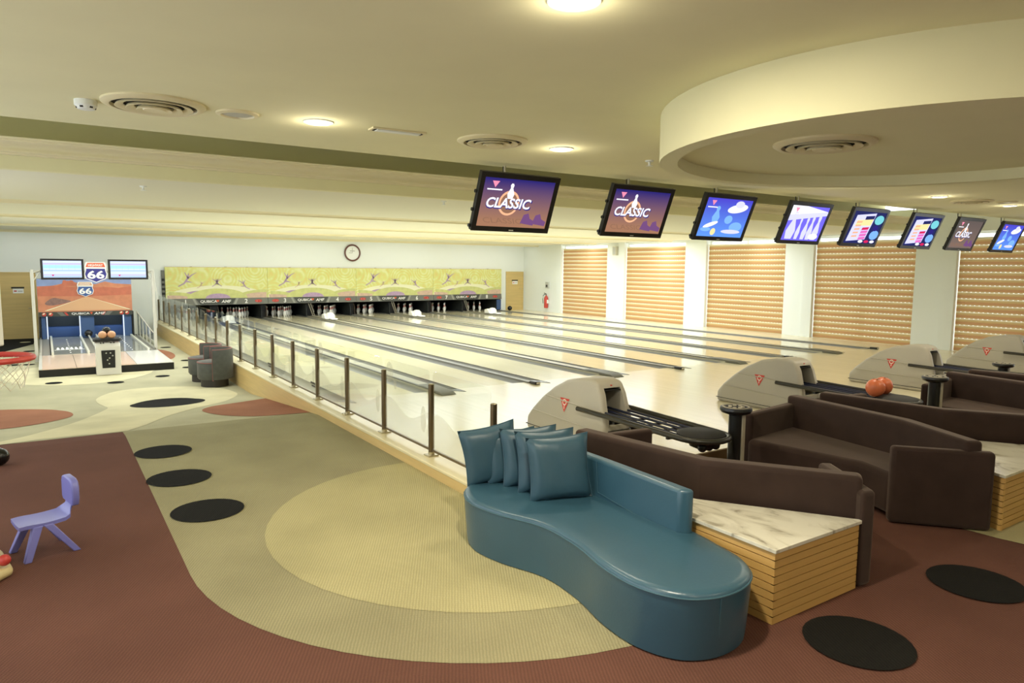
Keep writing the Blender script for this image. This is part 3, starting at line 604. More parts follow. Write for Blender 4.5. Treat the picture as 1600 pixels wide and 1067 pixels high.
for q in range(4): MB().box(-.045, .045, -.02, 0, .1+q*.16, .18+q*.16).build('hook', 'black_matte', t)
# ------------------------------------------------------------------ glass railing on the kerb
XF, FY0, FS = -.223, -3.355, 1.2106
rl = thing('glass_railing', 'long glass railing with brown steel posts along lane 1', 'railing', (XF, FY0, 0))
post = plate = None
def fp(k): return FY0+k*FS
for k in range(-1, 18):
    if post is None:
        post = MB().tube([(0, 0, .01), (0, 0, .745)], .031, 14).build('post', 'steel', rl, smooth=True)
        plate = MB().box(-.06, .06, -.06, .06, 0, .014).build('base_plate', 'steel_plate', post, bevel=.004); cap = MB().lathe([(.033, .01), (.033, .04)], 14).build('collar', 'steel_plate', post, smooth=True)
        topc = MB().lathe([(.001, .752), (.022, .751), (.031, .745)][::-1], 14).build('post_cap', 'steel_plate', post, smooth=True); p = post
    else:
        p = post.copy(); COL.objects.link(p)
        for q in (plate, cap, topc):
            c = q.copy(); COL.objects.link(c); c.parent = p
    p.location = (0, fp(k)-FY0, 0)
MB().box(-.012, .012, fp(-1)-FY0, fp(17)-FY0, .05, .075).build('bottom_rail', 'steel', rl)
pan = None
for k in range(-1, 17):
    if pan is None:
        L0, L1, z0, z1, r = .045, FS-.045, .06, .885, .05
        o2 = [(L0, z0), (L1, z0), (L1, z1-r)]+[(L1-r+r*math.cos(a), z1-r+r*math.sin(a)) for a in [PI/2*j/5 for j in range(1, 6)]]+[(L0+r-r*math.sin(a), z1-r+r*math.cos(a)) for a in [PI/2*j/5 for j in range(1, 6)]]
        pan = MB().prismx(o2, -.005, .005).build('glass_pane', 'glass', rl); p = pan
        wv = [(L0+.01, z0+.01), (L1-.01, z0+.01)]+[(L1-.01-(L1-L0-.02)*j/16, .38+.075*math.sin(2*PI*j/16+1.0)) for j in range(17)]
        w1 = MB().poly([(-.0065, a, b_) for a, b_ in wv]).build('frosted_wave', 'frost', pan)
        c1 = MB().poly([(-.0067, .17+a, .35+b_) for a, b_ in ell(0, 0, .06, .14, 20)]).build('frosted_spot', 'frost', pan)
        pc = [w1, c1]
    else:
        p = pan.copy(); COL.objects.link(p)
        for q in pc:
            c = q.copy(); COL.objects.link(c); c.parent = p
    p.location = (0, fp(k)-FY0, 0)
    if k % 2 == 0:
        MB().poly([(-.0069, FS-.18+a, .74+b_) for a, b_ in ell(0, 0, .1, .12, 22)]).build('frosted_spot', 'frost', p); MB().poly([(-.0069, FS-.33+a, .62+b_) for a, b_ in ell(0, 0, .04, .06, 16)]).build('frosted_spot', 'frost', p)
    if k in (3, 5, 9):
        MB().box(-.009, -.0068, .1, .3, .2, .23).build('sticker_print', 'hand_dark', p); MB().box(-.009, -.0068, .1, .26, .16, .185).build('sticker_print', 'hand_dark', p)

# ------------------------------------------------------------------ ball returns
def bake(o):
    dg = bpy.context.evaluated_depsgraph_get(); me = bpy.data.meshes.new_from_object(o.evaluated_get(dg)); o.modifiers.clear(); o.data = me
def ball_return():
    t = thing('ball_return', 'x', 'ball return', (1.586, -3.6, 0), 'grey ball returns on the approach')
    hp = [(.80, 0), (.80, .15), (.70, .27), (.52, .43), (.3, .58), (.08, .685), (-.15, .735), (-.33, .745), (-.45, .72), (-.52, .6), (-.6, .32), (-.62, .18), (-.62, 0)]
    h = MB().prismx(hp, -.235, .235).build('hood', 'hood_plastic', t, bevel=.045, seg=4, ang=60)
    # narrow the top slightly
    for v in h.data.vertices: v.co.x *= 1-.22*max(0, v.co.z-.1)/.65
    c = MB().box(-.135, .135, -.9, -.12, .27, .66).build('cutter', 'hood_shade')
    c.location = (1.586, -3.6, 0)
    for v in c.data.vertices:
        if v.co.z > .5: v.co.x *= .86
    bpy.context.view_layer.update()
    bo = h.modifiers.new('cut', 'BOOLEAN'); bo.object = c; bo.operation = 'DIFFERENCE'; bo.solver = 'EXACT'
    bake(h); bpy.data.objects.remove(c)
    h.data.polygons.foreach_set('use_smooth', [True]*len(h.data.polygons)); h.data.set_sharp_from_angle(angle=math.radians(35))
    MB().prismx([(-.13, .275), (-.13, .64), (-.44, .64), (-.5, .58), (-.56, .275)], -.128, -.124).build('opening_shade', 'hood_shade', t)  # dark sheets stand in for the shade inside the hood opening
    MB().box(-.115, .115, -.5, -.13, .63, .64).build('opening_top', 'hood_shade', t)
    MB().box(-.12, .12, -.135, -.125, .275, .65).build('opening_back', 'hood_shade', t)
    MB().box(-.125, .125, -.55, -.13, .268, .275).build('opening_floor', 'hood_shade', t)
    for z in (.23, .44):
        ya = .67 if z < .3 else .43
        for s_ in (-1, 1):
            x = s_*(.235*(1-.22*max(0, z-.1)/.65)+.001); MB().tube([(x, ya, z+.018), (x, -.1, z-.005), (x, -.55, z-.02)], .008, 6).build('ridge', 'hood_plastic', h, smooth=True)
    MB().box(-.2365, .2365, -.6215, .8015, .055, .062).build('base_gap', 'dark_gap', h)
    for q in range(6): MB().box(-.16, .19, -.626, -.618, .09+q*.025, .097+q*.025).build('vent_slot', 'dark_gap', h)
    MB().box(-.012, .012, -.475, -.455, .675, .69).build('indicator', 'logo_red', h)
    for s_ in (-1, 1):
        lean = .22*.235/.65; xs = lambda z: s_*(.235*(1-.22*max(0, z-.1)/.65)+.003)
        cy_, cz = .07, .40; tri = [(cy_-.085, cz+.075), (cy_+.085, cz+.075), (cy_, cz-.085)]
        MB().poly([(xs(z), y, z) for y, z in tri]).build('logo_triangle', 'logo_red', h)
        ring = MB(); n = 18; vs = []
        for r in (.036, .026): vs += [(xs(cz+.03+r*math.sin(2*PI*j/n))+s_*.002, cy_+r*math.cos(2*PI*j/n), cz+.03+r*math.sin(2*PI*j/n)) for j in range(n)]
        ring.add(vs, [(j, (j+1) % n, n+(j+1) % n, n+j) for j in range(n)])
        ring.poly([(xs(z)+s_*.002, y, z) for y, z in ((cy_-.006, cz+.01), (cy_+.006, cz+.01), (cy_+.005, cz-.045), (cy_-.005, cz-.045))]); ring.build('logo_letter', 'logo_white', h)
    R, yend, zr = .255, -1.74, .40
    loop = [(-R-.03, -.25, zr+.02)]+[(-R-.01, -1.0, zr+.005)]+[(R*math.cos(a)*1.0, yend+R*math.sin(a), zr-.01) for a in [PI+PI*j/10 for j in range(11)]]+[(R+.01, -1.0, zr+.005), (R+.03, -.25, zr+.02)]
    MB().tube(loop, .026, 10).build('outer_rail', 'rail_dark', t, smooth=True)
    for x in (-.16, -.06, .06, .16):
        MB().tube([(x, -.35, zr+.015), (x, -1.72, zr-.015)], .014, 8).build('inner_rail', 'rail_blue', t, smooth=True)
    for y in (-.8, -1.05, -1.3, -1.55): MB().box(-.25, .25, y-.015, y+.015, zr-.055, zr-.035).build('cross_bar', 'black_plastic', t)
    MB().lathe([(.001, .02), (.18, .018), (.225, 0), (.225, -.04), (.001, -.05)][::-1], 28, (0, yend+.0, zr+.015)).build('end_pad', 'black_matte', t, smooth=True, ang=30)
    MB().lathe([(.14, 0), (.12, -.07), (.05, -.1), (.001, -.1)][::-1], 14, (0, yend-.02, zr-.03)).build('hand_dryer', 'black_plastic', t, smooth=True)
    for a in (-.09, 0, .09): MB().sphere((a, yend-.1, zr-.09), .045, 10, 6).build('dryer_nozzle', 'black_plastic', t, smooth=True)
    MB().box(-.05, .05, -.95, -.85, 0, zr-.05).build('support_post', 'black_matte', t); MB().box(-.1, .1, -1.02, -.78, 0, .02).build('support_foot', 'black_matte', t)
    return t
br = ball_return()
BRL = ['grey ball return nearest the glass railing, behind the blue sofa', 'grey ball return with two orange balls on its rack', 'grey ball return third from the glass railing', 'grey ball return at the right edge of the photo']
br['label'] = BRL[0]
for i in range(1, 4): dup(br, (1.586+i*P, -3.6, 0), BRL[i])
for (x, y, lb) in ((4.925, -5.13, 'orange bowling ball on the rack, the left one of the pair'), (5.15, -5.1, 'orange bowling ball on the rack, the right one of the pair')):
    t = thing('bowling_ball', lb, 'bowling ball', (x, y, .52), 'orange balls on the second ball return')
    MB().sphere((0, 0, 0), .112, 20, 12).build('shell', 'ball_orange', t, smooth=True)
    for a in ((.02, -.03), (-.02, -.03), (0, .03)): MB().lathe([(.001, .1105), (.012, .111)], 10, (a[0], a[1], 0)).build('finger_hole', 'dark_gap', t)

# ------------------------------------------------------------------ overhead monitors
def screen_poly(parent, name, pts, m, lay): return MB().poly([(x, -.004-.0008*lay, z) for x, z in pts]).build(name, m, parent)
for n_, c_, s_ in (('scr_night', S(66, 54, 70), .8), ('scr_brown', S(150, 110, 88), .8), ('scr_blue', S(78, 84, 210), 1.0), ('scr_sky', S(120, 170, 245), 1.0), ('scr_violet', S(110, 100, 235), 1.0), ('scr_white', S(240, 240, 250), .95), ('scr_teal', S(120, 205, 215), .9), ('scr_pink', S(225, 110, 190), .9), ('scr_navy', S(40, 44, 96), .9), ('scr_yellow', S(246, 226, 160), .9), ('scr_orange', S(240, 180, 140), .9), ('scr_grey', S(130, 112, 104), .8), ('scr_lilac', S(206, 206, 255), 1.0), ('scr_red', S(210, 40, 90), .9), ('scr_heart', S(245, 140, 170), .95), ('scr_indigo', S(46, 38, 120), .9), ('scr_shoe', S(120, 80, 130), .8)): emis(n_, c_, s_)
def emis_grad(name, c0, c1, z0, z1, st=.9):
    m = emis(name, c0, st); nt = m.node_tree; N = nt.nodes; L = nt.links; tc = N.new('ShaderNodeTexCoord'); sx = N.new('ShaderNodeSeparateXYZ'); L.new(tc.outputs['Object'], sx.inputs[0])
    mr = N.new('ShaderNodeMapRange'); mr.inputs[1].default_value = z0; mr.inputs[2].default_value = z1; L.new(sx.outputs[2], mr.inputs[0])
    mx = N.new('ShaderNodeMix'); mx.data_type = 'RGBA'; mx.inputs[6].default_value = c0; mx.inputs[7].default_value = c1; L.new(mr.outputs[0], mx.inputs[0]); L.new(mx.outputs[2], N['Emission'].inputs[0])
emis_grad('scr_classic', S(160, 116, 90), S(44, 38, 110), -.2, .26); emis_grad('scr_classic_dim', S(136, 116, 106), S(110, 98, 94), -.2, .26, .7); emis_grad('scr_bowl', S(96, 150, 240), S(76, 70, 200), -.26, .26)
MW, MH = .515, .325
def brand(sc_):
    screen_poly(sc_, 'screen_brand_mark', [(-.36, .235), (-.27, .235), (-.315, .165)], 'scr_heart', 2); screen_poly(sc_, 'screen_brand_line', [(-.41, .15), (-.22, .15), (-.22, .135), (-.41, .135)], 'scr_white', 2)
def pinshape(cx, z0, h, w_): return [(cx+w_*a, z0+h*b_) for a, b_ in ((-.35, 0), (.35, 0), (.5, .3), (.3, .55), (.17, .7), (.26, .88), (.12, 1), (-.12, 1), (-.26, .88), (-.17, .7), (-.3, .55), (-.5, .3))]
def content(sc_, kind):
    W, H = MW-.055, MH-.055
    full = [(-W, -H), (W, -H), (W, H), (-W, H)]
    if kind in ('classic', 'classic_dim'):
        screen_poly(sc_, 'picture', full, 'scr_'+kind, 0)
        screen_poly(sc_, 'picture_disc', ell(-.1, -.0, .135, .14, 26), 'scr_orange', 1); screen_poly(sc_, 'picture_disc', ell(-.1, 0, .11, .115, 26), 'scr_brown' if kind == 'classic' else 'scr_grey', 2)
        screen_poly(sc_, 'picture_pin', pinshape(-.1, .05, .17, .09), 'scr_white', 3)
        text('screen_lettering', 'CLASSIC', 'scr_indigo', sc_, (-.095, -.0085, -.008), .125, .6, (PI/2, 0, 0), .04, .15, .0002); text('screen_lettering', 'CLASSIC', 'scr_white', sc_, (-.1, -.0095, 0), .115, .58, (PI/2, 0, 0), .025, .15, .0002)
        text('screen_lettering', 'CLASSIC', 'scr_brown', sc_, (-.13, -.0075, -.2), .06, .52, (PI/2, 0, 0), .0, -.3, .0002)
        for cx in (.19, .35): screen_poly(sc_, 'picture_shoe', [(cx-.09, -.22), (cx+.09, -.24), (cx+.1, -.19), (cx+.03, -.16), (cx+.0, -.1), (cx-.06, -.12)], 'scr_shoe', 4)
        brand(sc_)
    elif kind == 'bowl':
        screen_poly(sc_, 'picture', full, 'scr_bowl', 0); screen_poly(sc_, 'picture_cloud', ell(.2, .14, .2, .06, 24, .15), 'scr_white', 1); screen_poly(sc_, 'picture_cloud', ell(.22, .2, .09, .05, 20), 'scr_lilac', 2)
        screen_poly(sc_, 'picture_pin', pinshape(-.19, -.06, .22, .15), 'scr_sky', 1); screen_poly(sc_, 'picture_shape', ell(.08, -.02, .08, .06, 18), 'scr_sky', 1); screen_poly(sc_, 'picture_shape', ell(.27, -.12, .13, .07, 18), 'scr_sky', 1); screen_poly(sc_, 'picture_shape', ell(.2, -.19, .2, .03, 18), 'scr_lilac', 2)
        screen_poly(sc_, 'picture_shape', ell(-.25, -.1, .14, .03, 18, .3), 'scr_white', 2); screen_poly(sc_, 'picture_shape', ell(-.16, -.2, .05, .05, 18), 'scr_yellow', 3); screen_poly(sc_, 'picture_shape', ell(-.32, -.17, .1, .03, 18), 'scr_sky', 2); brand(sc_)
    elif kind == 'pins':
        screen_poly(sc_, 'picture', full, 'scr_violet', 0); screen_poly(sc_, 'picture_band', [(-W, .12), (W, .2), (W, .14), (-W, .03)], 'scr_lilac', 1); screen_poly(sc_, 'picture_band', [(-W, H), (-.1, H), (W, .2), (-W, .12)], 'scr_white', 1)
        for cx, h, w_ in ((-.3, .42, .22), (-.12, .34, .1), (.04, .36, .12), (.17, .38, .13), (.32, .4, .15)): screen_poly(sc_, 'picture_pin', pinshape(cx, -.25, h, w_), 'scr_lilac', 2)
        screen_poly(sc_, 'picture_shape', ell(.3, -.2, .12, .05, 16), 'scr_white', 3); brand(sc_)
    else:
        screen_poly(sc_, 'picture', full, 'scr_navy', 0); screen_poly(sc_, 'picture_table', [(-.4, -.24), (.12, -.2), (.17, .25), (-.36, .2)], 'scr_lilac', 1)
        screen_poly(sc_, 'picture_row', [(-.1, .19), (.15, .21), (.15, .15), (-.1, .13)], 'scr_navy', 2); screen_poly(sc_, 'picture_row', [(-.3, .12), (.14, .15), (.13, .04), (-.32, .02)], 'scr_yellow', 2)
        for j in range(4): screen_poly(sc_, 'picture_row', [(-.08+.0*j, .0-j*.055), (.11, .015-j*.055), (.1, -.03-j*.055), (-.09, -.045-j*.055)], 'scr_pink' if j else 'scr_red', 3)
        for j in range(5): screen_poly(sc_, 'picture_text', [(-.3, .1-j*.06), (-.15, .11-j*.06), (-.15, .08-j*.06), (-.3, .07-j*.06)], 'scr_orange', 3)
        screen_poly(sc_, 'picture_shape', ell(.32, .14, .13, .08, 18), 'scr_teal', 2); screen_poly(sc_, 'picture_shape', ell(.34, -.12, .13, .08, 18), 'scr_sky', 2); screen_poly(sc_, 'picture_shape', ell(.3, -.0, .08, .05, 18), 'scr_indigo', 3)
        for j in range(3): screen_poly(sc_, 'picture_button', ell(.02+j*.17, -.235, .07, .025, 14), 'scr_red' if j == 1 else 'scr_white', 4)
ML = ['overhead monitor closest to the clock, showing CLASSIC on a brown and blue picture', 'overhead monitor second from the left, showing CLASSIC', 'overhead monitor with a bright blue picture beneath the left side of the ceiling drum', 'overhead monitor with a violet picture of pale bowling pins',
      'overhead monitor fifth from the left with a pink price table', 'overhead monitor sixth from the left with a dimmer pink price table', 'overhead monitor showing a dull grey brown CLASSIC picture', 'overhead monitor cut by the right edge of the photo']
KIND = ['classic', 'classic', 'bowl', 'pins', 'menu', 'menu', 'classic_dim', 'bowl']
for i in range(8):
    X = .79+(i//2)*P+(i % 2)*1.828
    t = thing('overhead_monitor', ML[i], 'monitor', (X+.12, -3.2, 2.645), 'monitors hanging over the approach')
    t.rotation_euler = (0, 0, 0)
    tl = math.radians(22); RM = Matrix.Rotation(tl, 4, 'X')   # top leans towards the seats
    b = MB(); f_ = .055
    b.box(-MW, MW, 0, .05, -MH, MH)
    fr = b.build('case', 'screen_frame', t, bevel=.008); fr.rotation_euler = (tl, 0, 0)
    bz = MB(); bz.box(-MW, MW, -.012, 0, MH-f_, MH); bz.box(-MW, MW, -.012, 0, -MH, -MH+f_); bz.box(-MW, -MW+f_, -.012, 0, -MH+f_, MH-f_); bz.box(MW-f_, MW, -.012, 0, -MH+f_, MH-f_)
    bz.build('bezel', 'screen_frame', fr)
    MB().box(-.03, .03, -.014, -.012, -MH+.015, -MH+.025).build('maker_badge', 'plaque_grey', fr)
    sc_ = MB().box(-MW+f_, MW-f_, -.003, 0, -MH+f_, MH-f_).build('screen', 'black_plastic', t); sc_.rotation_euler = (tl, 0, 0)
    content(sc_, KIND[i])
    MB().box(-.2, .2, .05, .1, -.16, .16).build('rear_housing', 'screen_frame', fr, bevel=.01); MB().box(-.32, -.26, .05, .13, -.18, .14).build('bracket', 'bracket_white', fr); MB().box(.26, .32, .05, .13, -.18, .14).build('bracket', 'bracket_white', fr)
    for q in (-.28, -.1, .1): MB().tube([(-MW-.0, .03, q), (-MW-.018, .03, q)], .02, 8).build('knob', 'black_plastic', fr)
    MB().tube([(-.12, .06, .1), (-.12, .05, HC-2.645+.0)], .012, 8).build('ceiling_pole', 'pole_paint', t, smooth=True)
    MB().tube([(-.095, .1, .0), (-.095, .12, HC-2.645)], .008, 8).build('cable', 'screen_frame', t, smooth=True)
# ------------------------------------------------------------------ brown booth sofas
def offset_in(pts, d, side):
    out = []
    for i, p in enumerate(pts):
        a = Vector(pts[max(i-1, 0)]); b = Vector(pts[min(i+1, len(pts)-1)])
        if 0 < i < len(pts)-1:
            t1 = (Vector(p)-a).normalized(); t2 = (b-Vector(p)).normalized(); n1 = Vector((-t1.y, t1.x)); n2 = Vector((-t2.y, t2.x)); nn = (n1+n2).normalized(); k = d/max(.3, nn.dot(n1))
        else:
            t1 = (b-a).normalized(); nn = Vector((-t1.y, t1.x)); k = d
        out.append((p[0]+side*nn.x*k, p[1]+side*nn.y*k))
    return out
BOT, SEAT, ARM, BACK = FN+.012, .27, .52, .6
def booth(outer, front, side, armfar, armnear, label, cat_group, loc):
    t = thing('booth_sofa', label, 'sofa', (loc[0], loc[1], FN), cat_group)
    off = (loc[0], loc[1], 0); t.location = (loc[0], loc[1], FN); off = (loc[0], loc[1], FN)
    inner = offset_in(outer, .15, side)
    inn = inner
    b = MB().prism(list(outer)+inner[::-1], BOT, BACK); b.build('backrest', 'brown_velvet', t, off, bevel=.035, seg=4, ang=18)
    inn2 = offset_in(outer, .10, side)
    MB().prism(inn2+front[::-1], BOT+.04, SEAT).build('seat', 'brown_velvet', t, off, bevel=.05, seg=4)
    for q in (armfar, armnear): MB().prism(q, BOT, ARM).build('armrest', 'brown_velvet', t, off, bevel=.03, seg=3)
    for q in (outer[0], outer[-1], front[0], front[-1]): pass
    return t
A_out = [(.16, -5.22), (.32, -6.45), (.91, -7.3)]
A_front = [(.98, -5.3), (.93, -6.36), (1.24, -6.74)]
A_far = [(.2, -5.14), (1.0, -5.22), (.99, -5.32), (.2, -5.26)]
A_near = [(.84, -7.34), (1.27, -6.74), (1.35, -6.8), (.965, -7.36)]
B_out = [(3.29, -5.17), (3.08, -6.5), (2.7, -7.26)]
B_front = [(2.26, -5.34), (2.42, -6.4), (2.27, -6.76)]
B_far = [(3.25, -5.12), (2.29, -5.26), (2.3, -5.36), (3.22, -5.24)]
B_near = [(2.70, -7.355), (2.215, -6.80), (2.28, -6.73), (2.78, -7.29)]
sofaA = booth(A_out, A_front, 1, A_far, A_near, 'brown velvet booth sofa seen from behind, against the blue sofa and marble table', 'brown booth sofas', (.8, -6.2))
sofaB = booth(B_out, B_front, -1, B_far, B_near, 'brown velvet angled booth sofa facing the camera, with a square arm end', 'brown booth sofas', (2.8, -6.2))
dup(sofaA, (.8+P, -6.2, FN), 'brown velvet booth sofa seen from behind, back to back with the square arm sofa'); dup(sofaB, (2.8+P, -6.2, FN), 'brown velvet booth sofa at the right edge beside the second score console')
dup(sofaA, (.8+2*P, -6.2, FN), 'farthest brown booth back, in front of the rightmost ball return')

# ------------------------------------------------------------------ marble-topped tables
def ptable(poly, faces, label, x):
    c = (sum(p[0] for p in poly)/len(poly), sum(p[1] for p in poly)/len(poly), FN); t = thing('side_table', label, 'table', (c[0]+x, c[1], FN), 'marble topped corner tables')
    off = (c[0], c[1], FN)
    def shrink(d): 
        n = len(poly); out = []
        for i in range(n):
            a, p, b = Vector(poly[i-1]), Vector(poly[i]), Vector(poly[(i+1) % n]); t1 = (p-a).normalized(); t2 = (b-p).normalized()
            nn = (Vector((-t1.y, t1.x))+Vector((-t2.y, t2.x))).normalized(); out.append(tuple(p+nn*d/max(.35, nn.dot(Vector((-t1.y, t1.x))))))
        return out
    MB().prism(poly, .312, .336).build('marble_top', 'marble_base', t, off, bevel=.003)
    MB().prism(shrink(.034), FN, .312).build('carcass', 'dark_gap', t, off)
    sh = shrink(.014); n = len(poly); NP = 9; hgt = (.312-FN)/NP
    for i in faces:
        a, b = Vector(sh[i]), Vector(sh[(i+1) % n]); d = (b-a).normalized(); nn = Vector((-d.y, d.x)); pts = [tuple(a), tuple(b), tuple(b+nn*.02), tuple(a+nn*.02)]
        for k in range(NP): MB().prism(pts, FN+k*hgt+.003, FN+(k+1)*hgt-.003).build('plank', 'plank_wood', t, off)
    return t
ptable([(-.042, -7.345), (.875, -7.337), (.275, -6.47), (.2, -6.3), (-.042, -6.25)], (0, 4), 'triangular table with marble top and wood slat sides beside the blue sofa', 0)
ptable([(-.66, -7.39), (.875, -7.37), (.275, -6.47), (.2, -6.0), (-.18, -6.0), (-.345, -6.5)], (0, 5), 'marble topped slat table at the right edge, behind the square sofa arm', P)

# ------------------------------------------------------------------ blue sofa and pillows
cont = [(-.2, -5.0), (-.45, -5.0), (-.69, -5.05), (-.88, -5.2), (-.97, -5.46), (-.92, -5.77), (-.80, -6.1), (-.81, -6.47), (-.885, -6.82), (-.89, -7.1), (-.80, -7.31), (-.64, -7.41), (-.44, -7.42), (-.26, -7.35), (-.14, -7.2), (-.09, -6.98), (-.055, -6.75), (-.055, -6.2), (-.055, -5.6), (-.09, -5.1)]
sm = spline([Vector(p) for p in cont], 4); sm = [(p[0], min(-.05, p[1]) if False else p[1]) for p in sm]; sm = [(min(p[0], -.052), p[1]) for p in sm]
SO = (-.5, -6.2, FN); bs = thing('blue_sofa', 'blue leather wave-shaped sofa with a low backrest', 'sofa', SO)
cx_, cy_ = -.5, -6.2
ins = [(cx_+(p[0]-cx_)*.965, cy_+(p[1]-cy_)*.985) for p in sm]
b = MB(); n = len(sm); rings = [(.955, .98, FN+.01), (.965, .985, FN+.06), (.995, .998, .16), (1, 1, .225), (.995, .998, .245), (.97, .985, .258), (.9, .95, .262), (.6, .7, .264)]
vs = []
for kx, ky, z in rings: vs += [(cx_+(p[0]-cx_)*kx, cy_+(p[1]-cy_)*ky, z) for p in sm]
fs = [tuple(range((len(rings)-1)*n, len(rings)*n))]
area = sum(sm[i][0]*sm[(i+1) % n][1]-sm[(i+1) % n][0]*sm[i][1] for i in range(n))
for r in range(len(rings)-1):
    for i in range(n):
        q = (r*n+i, r*n+(i+1) % n, (r+1)*n+(i+1) % n, (r+1)*n+i); fs.append(q if area > 0 else q[::-1])
if area < 0: fs[0] = fs[0][::-1]
b.add(vs, fs).build('seat', 'blue_leather', bs, SO, smooth=True, ang=60)
MB().tube([(cx_+(p[0]-cx_)*1.002, cy_+(p[1]-cy_)*1.001, .232) for p in sm], .0055, 6, True).build('piping', 'blue_piping', bs, SO, smooth=True)
MB().tube([(-.60+.0, -7.425, .225), (-.585, -7.405, 0), (-.575, -7.36, FN+.02)], .003, 6).build('seam', 'blue_piping', bs, SO)
bk = MB(); pr_ = []
bk.prism([(-.175, -6.72), (-.145, -5.9), (-.14, -5.05), (-.05, -5.05), (-.055, -5.9), (-.085, -6.765), (-.13, -6.765)], .24, .545)
o = bk.build('backrest', 'blue_leather', bs, SO, bevel=.028, seg=4)
MB().tube([(-.165, -6.3, .262), (-.15, -5.9, .3), (-.152, -5.88, .53)], .003, 6).build('seam', 'blue_piping', bs, SO)
def pillow(loc, yaw, lean, roll, size, label):
    t = thing('pillow', label, 'pillow', loc, 'blue leather pillows on the sofa'); t.rotation_euler = (0, 0, 0)
    n = 16; vs = []; fs = []; h = size/2; rnd = random.Random(label)
    for s_ in (-1, 1):
        for i in range(n+1):
            for j in range(n+1):
                u, v = -1+2*i/n, -1+2*j/n; pin = 1-.09*((1-v*v)*abs(u)**3); pinv = 1-.09*((1-u*u)*abs(v)**3)
                th = .078*((1-u**4)*(1-v**4))**.55*size/.45; sag = -.02*(1-(v+1)/2)
                wr = .006*math.sin(7*u+rnd.random()*.2+3*v)*(1-u*u)*(1-v*v)
                vs.append((u*h*pin, s_*(th+wr*(s_ < 0))+0., h+v*h*pinv))
    N_ = (n+1)**2
    for i in range(n):
        for j in range(n):
            a = i*(n+1)+j; fs.append((a, a+n+1, a+n+2, a+1)); fs.append((N_+a, N_+a+1, N_+a+n+2, N_+a+n+1))
    R_ = Matrix.Rotation(yaw, 4, 'Z') @ Matrix.Rotation(lean, 4, 'X') @ Matrix.Rotation(roll, 4, 'Y')
    MB().add(vs, fs).xf(R_).build('cover', 'blue_pillow', t, smooth=True, ang=75)
    edge = []
    for k in range(4*12):
        q, f_ = divmod(k, 12); f_ = -1+2*f_/12; u, v = ((f_, -1), (1, f_), (-f_, 1), (-1, -f_))[q]
        pin = 1-.09*((1-v*v)*abs(u)**3); pinv = 1-.09*((1-u*u)*abs(v)**3); edge.append((u*h*pin, 0, h+v*h*pinv))
    MB().tube(edge, .004, 5, True).xf(R_).build('seam', 'blue_pillow', t, smooth=True)
pillow((-.40, -5.79, .255), -.36, -.16, -.05, .475, 'frontmost square blue leather pillow')
pillow((-.37, -5.58, .255), -.34, -.2, -.02, .47, 'blue leather pillow right behind the frontmost pillow')
pillow((-.39, -5.40, .255), -.34, -.2, -.03, .46, 'blue leather pillow third from the front of the row')
pillow((-.46, -5.25, .255), -.3, -.16, -.06, .42, 'short blue leather pillow, second from the left end')
pillow((-.58, -5.17, .255), -.3, -.1, -.16, .46, 'blue leather pillow at the left end of the row, tilted')

# ------------------------------------------------------------------ score consoles
def console(x, y, zb, label, zt=.63):
    t = thing('score_console', label, 'console', (x, y, zb), 'score consoles on posts'); h = zt-zb
    MB().box(-.12, .12, -.1, .1, 0, .015).build('base_plate', 'black_matte', t, bevel=.005)
    MB().prism(ell(0, 0, .055, .07, 16), .012, h-.03).build('post', 'black_plastic', t, smooth=True, ang=50); MB().box(.005, .04, -.085, -.05, .02, h-.05).build('post_strip', 'grey_strip', t)
    MB().lathe([(.08, h-.055), (.135, h-.035), (.15, h-.01), (.146, h+.012), (.12, h+.016), (.001, h+.012)], 26).build('console_head', 'black_plastic', t, smooth=True, ang=35)
    MB().lathe([(.001, h+.0165), (.1, h+.0165)], 22).build('keypad', 'black_matte', t)
    for k in range(7):
        a = k*2*PI/7; MB().lathe([(.001, h+.022), (.018, h+.021), (.02, h+.016)], 10, (.06*math.cos(a), .06*math.sin(a), 0)).build('key', 'grey_strip', t, smooth=True)
    MB().tube([(.12*math.cos(a), .12*math.sin(a), h+.017) for a in [j*2*PI/20 for j in range(20)]], .006, 6, True).build('rim', 'grey_strip', t, smooth=True)
console(1.944, -5.443, FN, 'black score console on a post, left of the square arm sofa'); console(5.67, -5.46, FN, 'black score console on a post in front of the third ball return'); console(9.0, -4.89, FN, 'round black score console head showing above the farthest sofa back', .5)

